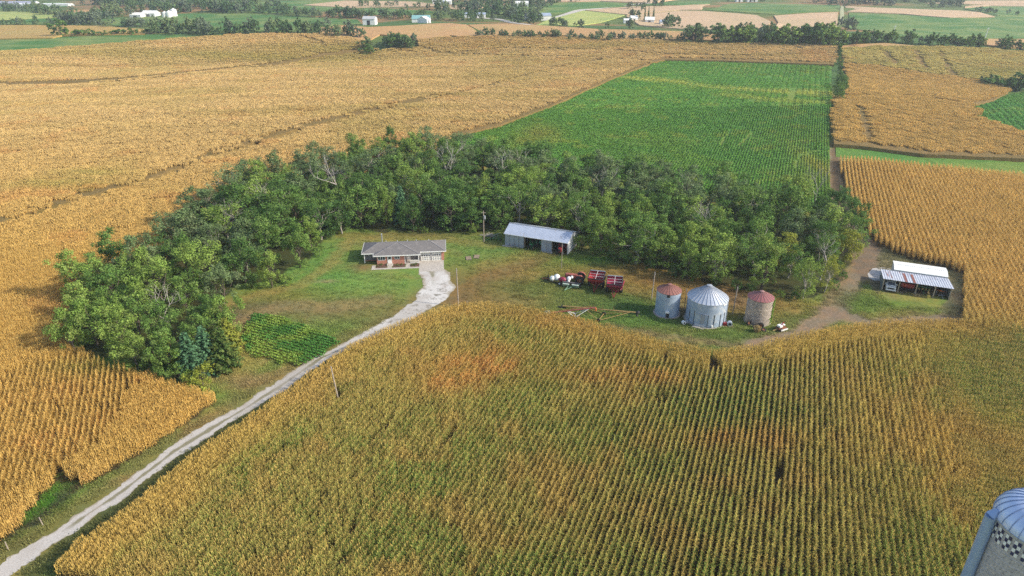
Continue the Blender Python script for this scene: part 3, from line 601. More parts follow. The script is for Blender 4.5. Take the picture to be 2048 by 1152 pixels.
# ---------------------------------------------------------------- grass tufts over the yard, coloured like the ground they stand in
def tuft(seed):
    r = random.Random(seed); V = []; F = []; C = []
    for i in range(26):
        px, py = r.gauss(0, .35), r.gauss(0, .35); az = r.uniform(0, 6.28); L = r.uniform(.12, .3)
        ribbon(V, F, C, [(px, py, 0), (px+math.cos(az)*L*.4, py+math.sin(az)*L*.4, L*.7), (px+math.cos(az)*L, py+math.sin(az)*L, L*.75)], .07, az, (r.uniform(.8, 1.35), r.choice((0, 0, .12)), 0))
    return mesh_np('grass_tuft', V, F, np.array(C))
leafmat('grass_leaf', (.45, .36, .14), .3); tm = [tuft(i) for i in range(5)]
for me in tm: me.materials.append(MATS['grass_leaf'])
LIB['tuft'] = lib('grass_source', tm)
YARD = [(0, 1150), (0, 1090), (80, 1000), (120, 950), (390, 850), (440, 800), (395, 775), (480, 730), (455, 620), (500, 575), (620, 530), (700, 455), (980, 465), (1200, 512), (1380, 556), (1630, 602), (1690, 560), (1740, 480), (1780, 505), (1922, 550), (1924, 660), (1700, 662), (1420, 716), (1060, 630), (885, 628), (500, 850), (160, 1106), (100, 1152)]
pgY = poly(YARD); gx_ = rng.uniform(pgY[:, 0].min(), pgY[:, 0].max(), 60000); gy_ = rng.uniform(pgY[:, 1].min(), pgY[:, 1].max(), 60000); k = inpoly(gx_, gy_, pgY)
k &= dline(gx_, gy_, drive_c) > 2.0; k &= ~inpoly(gx_, gy_, pgF); k &= ~((gx_ > -37) & (gx_ < -16) & (gy_ > 149) & (gy_ < 164)); k &= ~((gx_ > 83) & (gx_ < 104) & (gy_ > 131) & (gy_ < 150)); k &= ~((gx_ > -24) & (gx_ < -11) & (gy_ > 123) & (gy_ < 153))
gx_, gy_ = gx_[k], gy_[k]; ix = np.clip(np.searchsorted(gx, gx_), 0, len(gx)-1); iy = np.clip(np.searchsorted(gy, gy_), 0, len(gy)-1); gc = GCOL[iy, ix]
k = (gc[:, 1] > gc[:, 2]*1.8) & (rng.random(len(gx_)) < np.clip((gc[:, 1]/gc[:, 0])**2*.9, .12, 1)); gx_, gy_, gc = gx_[k], gy_[k], gc[k]; print('tufts', len(gx_))
mow = 1+.12*np.sign(np.sin((gx_*.35+gy_)*1.6))*((gx_ < 5) & (gy_ > 110))
tag(instancer('grass', gx_, gy_, 0*gx_, rng.uniform(0, 6.28, gx_.shape), rng.uniform(.6, 1.3, gx_.shape)*np.where((gx_ < 0) & (gy_ > 125), .6, 1.0), np.clip(gc*(1.25*mow*rng.uniform(.75, 1.3, gx_.shape))[:, None], 0, 1), 'tuft'), 'grass of the lawn and the rougher farmyard', 'grass')
# ---------------------------------------------------------------- trees
def barkmat(name, c1, c2):
    surf(name, c1, c2, scale=4, rough=.95, spec=.1, bmp=.4)
barkmat('bark', (.16, .13, .10), (.09, .07, .055)); barkmat('bark_pale', (.42, .38, .32), (.26, .23, .19)); barkmat('bark_dead', (.42, .38, .34), (.36, .32, .28))
def foliage(name, c1, c2, c3, tr=.3):
    m, t, b = newmat(name); o = t.nodes['Material Output']; t.nodes.remove(b)
    oi = t.nodes.new('ShaderNodeObjectInfo'); a = t.nodes.new('ShaderNodeAttribute'); a.attribute_name = 'col'
    s = t.nodes.new('ShaderNodeSeparateColor'); t.links.new(a.outputs[0], s.inputs[0])
    c = mixc(t, oi.outputs['Random'], c1, c2); c = mixc(t, s.outputs[1], c, c3)
    cb = t.nodes.new('ShaderNodeCombineColor')
    for i in range(3): t.links.new(s.outputs[0], cb.inputs[i])
    c = mixc(t, 1.0, c, cb.outputs[0], 'MULTIPLY')
    d = t.nodes.new('ShaderNodeBsdfDiffuse'); tl = t.nodes.new('ShaderNodeBsdfTranslucent'); mx = t.nodes.new('ShaderNodeMixShader'); mx.inputs[0].default_value = tr
    t.links.new(c, d.inputs[0]); t.links.new(c, tl.inputs[0]); t.links.new(d.outputs[0], mx.inputs[1]); t.links.new(tl.outputs[0], mx.inputs[2]); t.links.new(mx.outputs[0], o.inputs[0])
foliage('leaf_green', (.115, .215, .05), (.15, .25, .055), (.26, .34, .10)); foliage('leaf_dark', (.08, .16, .045), (.11, .20, .05), (.20, .30, .08))
foliage('leaf_grey', (.14, .215, .08), (.17, .24, .095), (.25, .29, .15)); foliage('leaf_light', (.19, .30, .06), (.24, .34, .07), (.32, .38, .11))
foliage('leaf_yellow', (.26, .31, .05), (.30, .32, .055), (.38, .37, .08)); foliage('leaf_spruce', (.09, .20, .095), (.11, .23, .11), (.16, .29, .15), .2)
foliage('leaf_cedar', (.08, .16, .045), (.09, .15, .04), (.17, .19, .05), .15)
def limb(mb, a, b, r0, r1, r, segs=3, wob=.12, n=5):
    a = Vector(a); b = Vector(b); L = (b-a).length; p = a
    for k in range(segs):
        q = a.lerp(b, (k+1)/segs)
        if k < segs-1: q = q+Vector((r.gauss(0, 1), r.gauss(0, 1), r.gauss(0, .6)))*L*wob*.5
        mb.tube(p, q, r0+(r1-r0)*k/segs, r0+(r1-r0)*(k+1)/segs, n, False); p = q
    return p
def leaves(V, F, C, c, rad, n, size, r, flat=.8, up=.25, shade=1.0, g=0.0):
    for i in range(n):
        d = Vector((r.gauss(0, 1), r.gauss(0, 1), r.gauss(0, 1)+.15)).normalized(); k = r.random()**.45
        p = Vector(c)+Vector((d.x*rad*k, d.y*rad*k, d.z*rad*k*flat))
        nrm = (d*1.0+Vector((r.gauss(0, .55), r.gauss(0, .55), r.gauss(0, .55)+up))).normalized()
        x = nrm.cross(Vector((r.gauss(0, 1), r.gauss(0, 1), r.gauss(0, 1)))).normalized()*size*r.uniform(.55, 1.1); y = nrm.cross(x)*r.uniform(.5, .8)
        o = len(V); V += [tuple(p-x), tuple(p-y), tuple(p+x-Vector((0, 0, size*.25))), tuple(p+y)]; F.append((o, o+1, o+2, o+3))
        q = shade*r.uniform(.72, 1.2); C += [(q, min(1, max(0, g+r.gauss(0, .2))), 0)]*4
def broad_tree(seed, h=12.0, rad=3.6, base=.08, nl=72, lpc=100, size=.205, open_=.0, upright=0.0, bark='bark'):
    r = random.Random(seed); tb = MB(); V = []; F = []; C = []
    fork = h*r.uniform(.2, .32); tr = .03*h*.6; lean = Vector((r.gauss(0, .25), r.gauss(0, .25), 0))
    top = limb(tb, (0, 0, -.3), (lean.x, lean.y, fork), tr, tr*.75, r, 3, .05, 7)
    lobes = []; nlb = r.randint(5, 7)
    for k in range(nlb):
        az = 6.28*k/nlb+r.uniform(-.4, .4); el = r.uniform(.45, 1.2)+upright; d = rad*r.uniform(.45, .85)
        e = Vector((math.cos(az)*d*math.cos(el)*1.3, math.sin(az)*d*math.cos(el)*1.3, h*r.uniform(.5, .86)))
        p = limb(tb, top, e, tr*.5, tr*.12, r, 4, .12); lobes.append((p, rad*r.uniform(.42, .62)))
        for j in range(2):
            q = Vector(top).lerp(p, r.uniform(.4, .8)); e2 = q+Vector((r.gauss(0, 1), r.gauss(0, 1), r.uniform(.2, 1)))*rad*.38
            limb(tb, q, e2, tr*.2, tr*.06, r, 2)
    lobes.append((Vector((lean.x, lean.y, h*.9)), rad*.45)); limb(tb, top, (lean.x, lean.y, h*.88), tr*.6, tr*.1, r, 4, .06)
    for i in range(nl):
        if r.random() < .42 and i > 6:
            z = r.uniform(base, .62)*h; az = r.uniform(0, 6.28); q = rad*(.5+.4*math.sin(min(1, (z/h-base)/.5+.25)*1.57))*r.uniform(.45, 1.0); c = Vector((math.cos(az)*q, math.sin(az)*q, z)); cr = rad*r.uniform(.15, .28)
        else:
            lc, lr = lobes[i % len(lobes)]; d = Vector((r.gauss(0, 1), r.gauss(0, 1), r.gauss(0, .9))).normalized(); c = lc+d*lr*r.uniform(.35, 1.05); cr = rad*r.uniform(.15, .29)
        if c.z > h: c.z = h-r.uniform(0, .6)
        if open_ and r.random() < open_: continue
        leaves(V, F, C, c, cr, int(lpc*(cr/(rad*.27))**2), size, r, 1.15, shade=r.uniform(.75, 1.18), g=r.choice((0, 0, 0, .2, .5)))
    return mesh_np('crown', V, F, np.array(C)), tb.mesh('trunk'), bark
def spruce_tree(seed, h=11, rad=2.4, size=.24, droop=.35, col=0):
    r = random.Random(seed); tb = MB(); V = []; F = []; C = []
    tb.tube((0, 0, -.3), (0, 0, h*.98), .2, .03, 7, False); z = .8
    while z < h*.98:
        f = 1-z/h; L0 = rad*(f**.8)+.12; nb = 7 if f > .3 else 5; a0 = r.uniform(0, 6)
        for k in range(nb):
            az = a0+6.28*k/nb+r.uniform(-.25, .25); L = L0*r.uniform(.7, 1.2); n = max(3, int(L*9))
            tb.tube((0, 0, z), (math.cos(az)*L*.9, math.sin(az)*L*.9, z-L*droop*.3), .03, .01, 3, False)
            for i in range(n*2):
                t_ = (i+1)/(n*2); q = L*t_; zz = z-droop*L*t_*t_+.25*t_; sw = .42*(1-t_*.6)*L*.55
                px = math.cos(az)*q-math.sin(az)*r.uniform(-sw, sw); py = math.sin(az)*q+math.cos(az)*r.uniform(-sw, sw)
                leaves(V, F, C, (px, py, zz-r.uniform(0, .25)), .13, 2, size, r, .6, up=.7, shade=r.uniform(.8, 1.15), g=.5 if t_ > .75 else 0)
        z += .42+.25*f
    return mesh_np('crown', V, F, np.array(C)), tb.mesh('trunk'), 'bark'
def dead_tree(seed, h=10):
    r = random.Random(seed); tb = MB()
    def grow(p, d, L, rad, dep):
        q = p
        for k in range(3):
            d = (d+Vector((r.gauss(0, .16), r.gauss(0, .16), .05))).normalized(); n = q+d*L/3; tb.tube(q, n, rad*(1-.2*k), rad*(1-.2*(k+1)), 5, False); q = n
            if dep and k: 
                dd = (d+Vector((r.gauss(0, .8), r.gauss(0, .8), r.uniform(-.1, .6)))).normalized(); grow(q, dd, L*r.uniform(.5, .75), rad*.5, dep-1)
        if dep: grow(q, (d+Vector((r.gauss(0, .4), r.gauss(0, .4), .2))).normalized(), L*.7, rad*.5, dep-1)
    grow(Vector((0, 0, -.2)), Vector((0, 0, 1)), h*.52, .27, 4)
    return None, tb.mesh('trunk'), 'bark_dead'
TREES = {'full': [broad_tree(s, 12, 3.7) for s in (1, 2, 3, 4)], 'tall': [broad_tree(s, 14, 3.3, upright=.15, nl=74) for s in (5, 6, 7)],
         'loose': [broad_tree(s, 12.5, 3.8, base=.1, nl=70, lpc=84, size=.19, open_=.05, bark='bark_pale') for s in (8, 9, 10)],
         'round': [broad_tree(s, 9, 3.9, base=.05, nl=76, lpc=100) for s in (11, 12)], 'bush': [broad_tree(s, 4.5, 2.5, base=.04, nl=28, lpc=80, size=.17) for s in (13, 14, 15)],
         'spruce': [spruce_tree(s) for s in (16, 17)], 'cedar': [spruce_tree(s, 9, 2.6, .25, .12) for s in (18, 19)], 'dead': [dead_tree(s) for s in (20, 21, 22, 23)]}
far_lo = [broad_tree(s, 11, 4.2, base=.02, nl=34, lpc=34, size=.62) for s in (31, 32, 33)]
TREES['far'] = far_lo; TREES['farbush'] = [broad_tree(s, 4.5, 2.8, base=.02, nl=18, lpc=28, size=.5) for s in (34, 35)]
_mc = {}
def tmesh(shape, i, leaf):
    k = (shape, i, leaf)
    if k not in _mc:
        cr, tr, bk = TREES[shape][i]
        if cr: cr = cr.copy(); cr.materials.append(MATS[leaf])
        t2 = tr.copy(); t2.materials.append(MATS[bk]); t2.shade_smooth(); _mc[k] = (cr, t2)
    return _mc[k]
KINDW = {'leaf_green': 'mid green', 'leaf_dark': 'dark green', 'leaf_grey': 'grey green', 'leaf_light': 'pale green', 'leaf_yellow': 'yellow green', 'leaf_spruce': 'blue green', 'leaf_cedar': 'olive green'}
def tree(shape, leaf, x, y, h, label, group, rz=None, z=None, wide=1.0):
    vs = TREES[shape]; i = random.randrange(len(vs)); cr, tr = tmesh(shape, i, leaf)
    h0 = {'full': 12, 'tall': 14, 'loose': 12.5, 'round': 9, 'bush': 4.5, 'spruce': 11, 'cedar': 9, 'dead': 10, 'far': 11, 'farbush': 4.5}[shape]
    nm = {'bush': 'bush', 'farbush': 'bush', 'spruce': 'spruce_tree', 'cedar': 'cedar_tree', 'dead': 'dead_tree'}.get(shape, 'leafy_tree')
    o = empty(nm, (x, y, tz(x, y) if z is None else z), random.uniform(0, 6.28) if rz is None else rz, label, {'bush': 'bush', 'farbush': 'bush'}.get(shape, 'tree'), group)
    s = h/h0; o.scale = (s*random.uniform(.95, 1.12)*wide, s*random.uniform(.95, 1.12)*wide, s)
    for n_, me in (('crown', cr), ('trunk', tr)):
        if me: c_ = bpy.data.objects.new(n_, me); COL.objects.link(c_); c_.parent = o
    return o
# windbreak: rows between its yard edge and its field edge
ORD = lambda n: '%d%s' % (n, 'th' if 10 <= n % 100 <= 20 else {1: 'st', 2: 'nd', 3: 'rd'}.get(n % 10, 'th'))
gf = line(GROVE_F, 0, 25); gb = line(GROVE_B, 0, 25)
def resample(ln, n):
    d = np.concatenate([[0], np.cumsum(np.hypot(*(ln[1:]-ln[:-1]).T))]); t = np.linspace(0, d[-1], n); return np.stack([np.interp(t, d, ln[:, 0]), np.interp(t, d, ln[:, 1])], 1)
# pair the two edges by their listed points so that rows stay parallel
F22 = np.array([P(*p) for p in GROVE_F]); B22 = np.array([P(*p) for p in GROVE_B]); K = len(F22)
mid = (F22+B22)/2; dcum = np.concatenate([[0], np.cumsum(np.hypot(*(mid[1:]-mid[:-1]).T))]); NS = int(dcum[-1]/7.9)
ts = np.linspace(0, dcum[-1], NS); ks = np.interp(ts, dcum, np.arange(K)); rowcount = {}
BIG = [  # hand-placed trees that stand out: shape, leaf, base pixel, height, width, label
 ('round', 'leaf_light', 425, 572, 10.5, 1.1, 'large round pale green tree leaning over the left side of the lawn'),
 ('full', 'leaf_light', 195, 690, 10.5, 1.15, 'large pale green tree at the left tip of the windbreak'), ('full', 'leaf_light', 250, 712, 10.5, 1.1, 'broad pale green tree second from the left tip of the windbreak'),
 ('full', 'leaf_light', 285, 660, 11.5, 1.0, 'pale green tree just behind the left tip of the windbreak'), ('full', 'leaf_light', 300, 585, 11, 1.0, 'bright green tree in the middle of the left cluster'),
 ('spruce', 'leaf_spruce', 388, 755, 9.5, 1.4, 'blue green spruce at the left corner by the gravel drive'), ('spruce', 'leaf_spruce', 420, 742, 9.5, 1.4, 'blue green spruce behind the corner spruce by the drive'),
 ('cedar', 'leaf_cedar', 452, 738, 9, 1.35, 'olive green cedar beside the garden patch'), ('cedar', 'leaf_yellow', 462, 708, 8, 1.35, 'small olive cedar touching the garden patch corner'), ('bush', 'leaf_yellow', 405, 772, 4.2, 1.2, 'yellow green bush at the foot of the corner spruce'),
 ('cedar', 'leaf_yellow', 340, 735, 7.5, 1.1, 'yellowish cedar between the pale trees and the corner spruces'), ('bush', 'leaf_green', 365, 765, 4.0, 1.2, 'green bush on the corn edge left of the corner spruce'),
 ('full', 'leaf_green', 600, 535, 11, 1.05, 'tall dense tree on the lawn edge left of the house'), ('full', 'leaf_light', 545, 575, 9, .9, 'pale green tree with a bare trunk at the lawn edge'),
 ('tall', 'leaf_light', 1522, 578, 13.5, 1.15, 'tall pale green tree with a long bare trunk behind the wire crib'), ('loose', 'leaf_light', 1605, 597, 10, 1.0, 'slender yellowish tree with pale trunks near the dirt lane'), ('loose', 'leaf_yellow', 1648, 585, 8.5, 1.0, 'yellow green tree at the right corner of the windbreak'),
 ('spruce', 'leaf_dark', 1530, 470, 13, 1.0, 'dark cone shaped evergreen inside the right part of the windbreak'), ('full', 'leaf_grey', 1580, 510, 12, 1.1, 'grey green tree above the right corner of the windbreak'), ('tall', 'leaf_light', 1125, 462, 11, .9, 'pale green tree drooping behind the machine shed'),
 ('loose', 'leaf_grey', 1085, 452, 12, 1.0, 'grey green tree with a forked bare trunk behind the machine shed'), ('bush', 'leaf_light', 1162, 500, 4.4, .9, 'bright green bush against the right end of the machine shed'), ('bush', 'leaf_light', 1190, 508, 3.0, 1.0, 'low bright green bush right of the machine shed'),
 ('spruce', 'leaf_spruce', 805, 445, 11, 1.1, 'blue green spruce standing behind the brick house'), ('full', 'leaf_light', 775, 448, 10.5, .85, 'pale green tree left of the spruce behind the house'), ('tall', 'leaf_dark', 785, 330, 14, .9, 'tallest dark tree on the far edge of the windbreak'),
 ('loose', 'leaf_grey', 850, 332, 13.5, 1.1, 'grey green tree with bare twigs on the far edge of the windbreak'), ('loose', 'leaf_grey', 635, 352, 12.5, .8, 'thin grey tree rising over the golden corn edge'), ('full', 'leaf_dark', 1700, 478, 10.5, 1.15, 'dark rounded tree at the dirt lane by the tan corn'), ('full', 'leaf_dark', 1672, 448, 11, 1.1, 'dark tree at the back right corner of the windbreak'),
 ('dead', 'leaf_grey', 690, 402, 11, 1.0, 'bare white trunked tree left of the house'), ('dead', 'leaf_grey', 535, 452, 9, 1.1, 'bare grey tree with drooping twigs left of the lawn'), ('dead', 'leaf_grey', 470, 470, 9, 1.0, 'bare pale tree in the left arm of the windbreak'), ('dead', 'leaf_grey', 890, 380, 11, 1.0, 'bare white tree in the middle of the windbreak behind the house'),
 ('dead', 'leaf_grey', 1015, 385, 10, 1.0, 'bare brown tree above the machine shed'), ('dead', 'leaf_grey', 1072, 385, 10, 1.0, 'bare pale tree behind the machine shed'), ('dead', 'leaf_grey', 1200, 420, 9, 1.0, 'bare leaning tree right of the machine shed'), ('dead', 'leaf_grey', 1415, 485, 10, 1.0, 'bare pale tree behind the steel bins'), ('dead', 'leaf_grey', 1370, 420, 9, 1.0, 'bare grey tree on the bean field side behind the bins'), ('dead', 'leaf_grey', 340, 655, 7, 1.1, 'fallen looking bare tree inside the left cluster'), ('dead', 'leaf_grey', 1640, 560, 8, .9, 'bare twiggy tree near the right corner of the windbreak'), ('dead', 'leaf_grey', 1630, 415, 9, .8, 'whitish bare tree at the bean field corner')]
taken = []
for sh, lf, px, py, h, wd, lb in BIG:
    x, y = P(px, py); taken.append((x, y, 3.2 if sh not in ('dead', 'bush') else 1.6)); tree(sh, lf, x, y, h*(1.2 if sh == 'dead' else 1), lb, 'trees of the farm windbreak', wide=wd)
pend = []
for kk in ks:
    i = min(int(kk), K-2); f = kk-i; a = F22[i]*(1-f)+F22[i+1]*f; b = B22[i]*(1-f)+B22[i+1]*f
    wdt = math.hypot(*(b-a)); n = max(1, int(round(wdt/7.9)))
    for j in range(n+1):
        t_ = j/n if n else 0; x, y = a+(b-a)*t_; x += random.gauss(0, .9); y += random.gauss(0, .9)
        if any((x-p)**2+(y-q)**2 < d*d for p, q, d in taken): continue
        # keep clear of the machine shed
        if -7 < x < 22 and 157 < y < 176 and (y-166.2+(x+1.8)*.42) < 9.0: continue
        taken.append((x, y, 5.2)); pend.append((j, x, y, t_, kk/(K-1)))
nth = {}
for j, x, y, t_, q in sorted(pend, key=lambda e: e[4]):
    nth[j] = nth.get(j, 0)+1; rn = ('front', 'second', 'third', 'fourth', 'fifth', 'sixth', 'seventh', 'eighth', 'ninth', 'tenth')[min(j, 9)]
    u = random.random(); greyz = t_ > .6 and random.random() < .55
    if greyz: sh, lf = random.choice(('loose', 'full', 'tall')), 'leaf_grey'
    elif q > .55 and t_ < .3: sh, lf = random.choice(('full', 'loose')), random.choice(('leaf_green', 'leaf_light', 'leaf_green', 'leaf_yellow' if q > .8 else 'leaf_light'))
    else: sh, lf = random.choice(('full', 'full', 'tall', 'loose')), random.choice(('leaf_green', 'leaf_dark', 'leaf_dark', 'leaf_green', 'leaf_grey', 'leaf_light'))
    if q < .13: sh, lf = 'full', random.choice(('leaf_light', 'leaf_green', 'leaf_green'))
    h = random.uniform(8.8, 13.2)*(1.05 if t_ > .5 else .93)
    if q < .25: h *= .93
    if q > .85: h *= .92
    w_ = 'broad' if sh == 'full' else {'tall': 'tall', 'loose': 'thin crowned', 'round': 'rounded'}[sh]
    tree(sh, lf, x, y, h, '%s %s tree, %s from the left in the %s row of the windbreak' % (w_, KINDW[lf], ORD(nth[j]), rn), 'trees of the farm windbreak', wide=random.uniform(1.3, 1.6)*(.85 if q < .16 else 1))
# shrubs under the yard edge
for i, (px, py) in enumerate([(505, 578), (575, 570), (640, 512), (662, 478), (720, 458), (850, 466), (945, 468), (1225, 522), (1255, 530), (1300, 540), (1345, 552), (1390, 563), (1432, 572), (1470, 582), (1500, 585), (1560, 597), (1590, 600), (1665, 580), (1685, 560)]):
    x, y = P(px, py); tree('bush', random.choice(('leaf_green', 'leaf_light', 'leaf_dark')), x, y, random.uniform(1.8, 3.2), 'low shrub, %s from the left along the yard edge of the windbreak' % ORD(i+1), 'shrubs along the yard edge')
NT = sum(1 for o in bpy.data.objects if o.get('category') == 'tree'); print('trees', NT)
# hedgerow up the section line
hd = line([(1679, 204), (1681, 190), (1681, 175), (1681, 160), (1681, 147), (1681, 136), (1681, 127), (1680, 118), (1679, 110), (1680, 102)], 0, 8)
hd = resample(hd, 24)
for i, (x, y) in enumerate(hd):
    if i in (14, 15, 17): continue
    lb = 'tree in the hedgerow between bean and corn fields, %s from its near end' % ORD(i+1)
    big = 4.5 < 7; h = random.uniform(5, 7.5) if i < 12 else random.uniform(3.5, 6)
    tree('far' if i > 9 else 'round', random.choice(('leaf_dark', 'leaf_green')), x+random.gauss(0, 1.2), y, h, lb, 'hedgerow on the field line', wide=.8)
def treeline(pts, n, h, group, phrase, leafs=('leaf_dark', 'leaf_green', 'leaf_dark', 'leaf_grey'), jit=3, shape='far', wide=1.0, var=.22):
    ln = resample(line(pts, 0, 10), n)
    for i, (x, y) in enumerate(ln):
        hh = h*random.uniform(1-var, 1+var)
        tree(shape, random.choice(leafs), x+random.gauss(0, jit), y+random.gauss(0, jit), hh, '%s, %s from the left' % (phrase, ORD(i+1)), group, wide=wide*random.uniform(1.15, 1.6))
treeline([(745, 99), (790, 100), (830, 95)], 8, 9, 'clump in the golden field', 'tree in the dark clump standing in the golden field', jit=5)
treeline([(1385, 84), (1400, 84)], 2, 14, 'long low tree line across the middle', 'large round tree at the right end of the low line')
treeline([(1438, 86), (1520, 89), (1600, 93), (1672, 94)], 20, 13.5, 'tall tree line at the field head', 'tree in the tall line at the head of the bean field', ('leaf_green', 'leaf_dark', 'leaf_light', 'leaf_grey'))
treeline([(1688, 92), (1755, 85), (1850, 90), (1920, 98), (2000, 100), (2060, 104)], 20, 8.5, 'tree line above the yellow field', 'tree in the line above the yellowing right field', ('leaf_dark', 'leaf_dark', 'leaf_green'))
treeline([(1975, 170), (1996, 177)], 4, 5, 'bushes by the right bean field', 'bush at the tip of the tan wedge', jit=1.5, shape='farbush', wide=1.3)
treeline([(2012, 180), (2028, 178), (2060, 182)], 5, 7, 'bushes by the right bean field', 'dark bush above the right bean field', ('leaf_dark',), jit=2, shape='farbush', wide=1.1)
treeline([(130, 72), (210, 71), (288, 69)], 10, 4.5, 'low hedge on the left', 'rounded bush in the low hedge on the far left', ('leaf_dark', 'leaf_green'), jit=1.5, shape='farbush', wide=1.3); treeline([(120, 73), (121, 73)], 1, 11, 'low hedge on the left', 'lone dark tree at the left end of the low hedge', ('leaf_dark',), jit=0)
NT = sum(1 for o in bpy.data.objects if o.get('category') == 'tree'); print('trees', NT)
# far woodland: one instanced mass
wx = []; wy = []; wh = []
def wood(pts, n, h, jit=8, back=0):
    ln = resample(line(pts, 0, 8), n)
    for x, y in ln:
        wx.append(x+random.gauss(0, jit)); wy.append(y+random.gauss(0, jit)+random.uniform(0, back)); wh.append(h*random.uniform(.6, 1.1)/11)
wood([(965, 74), (1100, 78), (1240, 83), (1350, 83), (1408, 84)], 75, 6.5, 3, 4); wood([(1470, 82), (1560, 84), (1665, 86)], 26, 13, 5); wood([(1688, 90), (1755, 83), (1850, 88), (1920, 96), (2000, 98), (2060, 102)], 34, 7, 3); wood([(760, 92), (820, 88)], 10, 9, 5)
wood([(292, 68), (360, 69), (430, 71), (500, 71), (570, 70), (640, 71)], 46, 12, 5, 8); wood([(655, 73), (690, 74), (722, 76)], 9, 12, 3)
wood([(0, 50), (60, 50), (105, 50)], 16, 7); wood([(108, 50), (150, 49), (198, 50)], 22, 13, 6, 15); wood([(200, 50), (235, 52)], 6, 5); wood([(240, 53), (265, 53), (288, 55)], 14, 9)
wood([(15, 22), (60, 23), (95, 26), (130, 30)], 30, 11); wood([(135, 33), (180, 32), (225, 33)], 16, 8); wood([(200, 35), (250, 31), (340, 27), (430, 26), (518, 27)], 70, 13, 12, 40); wood([(150, 12), (185, 10), (230, 14), (330, 20)], 60, 15, 14, 60)
wood([(300, 16), (370, 14), (440, 18), (480, 22)], 50, 14, 14, 60); wood([(330, 5), (400, 3), (445, 6), (560, 1)], 26, 10); wood([(520, 26), (560, 31), (620, 33), (700, 35), (760, 37)], 44, 11, 8, 14); wood([(680, 36), (750, 38), (830, 40), (905, 42), (980, 44)], 46, 9, 8, 12)
wood([(725, 14), (760, 14), (795, 13)], 10, 9); wood([(800, 13), (830, 16), (870, 22)], 9, 7); wood([(870, 24), (930, 28), (1000, 33), (1040, 40), (1078, 49)], 60, 12, 10, 30); wood([(830, 2), (900, 3), (960, 8), (1020, 18), (1060, 28)], 60, 12, 14, 50); wood([(1010, 14), (1060, 12), (1130, 7)], 34, 12, 12, 30)
wood([(1098, 50), (1130, 54), (1158, 56)], 14, 7, 3); wood([(1268, 22), (1290, 15), (1318, 8)], 14, 8); wood([(1215, 57), (1216, 57)], 1, 8, 1); wood([(1258, 58), (1262, 58)], 2, 9, 1); wood([(1262, 38), (1272, 38)], 3, 13, 2); wood([(1318, 54), (1335, 55), (1350, 54)], 7, 13, 4)
wood([(1365, 57), (1440, 66), (1480, 70)], 14, 4, 2); wood([(1470, 3), (1530, 3)], 10, 9); wood([(1668, 10), (1720, 9), (1790, 12)], 40, 15, 12, 50); wood([(1800, 4), (1860, 6), (1920, 10)], 40, 10, 14, 40); wood([(1860, 15), (1918, 13)], 16, 10, 7); wood([(1950, 23), (1990, 27), (2028, 30)], 16, 6, 5)
wood([(1693, 58), (1705, 60)], 5, 12, 5); wood([(0, 5), (120, 1), (260, -3)], 20, 10, 20); wood([(600, -3), (1000, -5), (1500, -6), (2048, -8)], 120, 10, 40, 400)
wx, wy, wh = map(np.array, (wx, wy, wh)); LIB['wood'] = lib('wood_source', [TREES['far'][i][0].copy() for i in range(3)])
m, t, b = newmat('wood_leaf'); a1 = t.nodes.new('ShaderNodeAttribute'); a1.attribute_name = 'tint'; a1.attribute_type = 'INSTANCER'
t.links.new(a1.outputs[0], b.inputs['Base Color']); b.inputs['Roughness'].default_value = .9; b.inputs['Specular IOR Level'].default_value = .1
for o in LIB['wood'].objects: o.data.materials.append(m)
base = np.array([(.11, .18, .07), (.08, .14, .055), (.16, .21, .09), (.14, .18, .11)])[np.random.default_rng(2).integers(0, 4, len(wx))]
tag(instancer('distant_trees', wx, wy, terr(wx, wy), rng.uniform(0, 6.28, wx.shape), wh, base, 'wood'), 'far off woods and tree lines fading into haze', 'woodland')
# ---------------------------------------------------------------- materials of built things
surf('white_paint', (.78, .77, .73), (.66, .65, .61), 6, .5); surf('white_roof', (.80, .79, .73), (.70, .69, .62), 2, .45); surf('black', (.02, .02, .022), (.035, .033, .03), 8, .6)
surf('tyre', (.025, .024, .023), (.05, .045, .04), 9, .9, spec=.2); surf('red_paint', (.30, .028, .03), (.20, .022, .025), 3, .35); surf('maroon_paint', (.26, .022, .05), (.18, .018, .036), 3, .35)
surf('old_red', (.36, .10, .075), (.26, .085, .06), 5, .8); surf('green_paint', (.04, .17, .06), (.03, .11, .045), 4, .5); surf('yellow_paint', (.38, .25, .08), (.28, .18, .07), 4, .6); surf('rust', (.24, .09, .04), (.15, .06, .03), 7, .9)
surf('grey_steel', (.40, .42, .45), (.30, .31, .34), 5, .45, .3); surf('wood', (.34, .26, .17), (.24, .18, .12), 3, .9); surf('pole_wood', (.36, .30, .24), (.26, .21, .17), 3, .9)
surf('concrete', (.46, .41, .35), (.37, .33, .28), 1.2, .9, c3=(.30, .26, .22), s3=3); surf('straw', (.46, .34, .14), (.32, .23, .10), 8, 1); surf('mulch', (.13, .07, .045), (.08, .045, .03), 5, 1, bmp=.6); surf('siding', (.22, .20, .19), (.17, .155, .15), 2, .8)
surf('dark_glass', (.03, .035, .045), (.05, .055, .07), 1, .15, spec=.7); surf('roof_red', (.27, .115, .09), (.21, .09, .07), 2.5, .6, c3=(.30, .12, .09), s3=4); surf('roof_maroon', (.26, .09, .09), (.21, .075, .075), 2.5, .6, c3=(.36, .15, .13), s3=4)
surf('galv', (.50, .54, .60), (.40, .44, .50), .8, .42, .35, c3=(.55, .56, .58), s3=.5); surf('galv_wall', (.38, .455, .56), (.31, .38, .48), .9, .5, .3, c3=(.50, .53, .57), s3=.6)
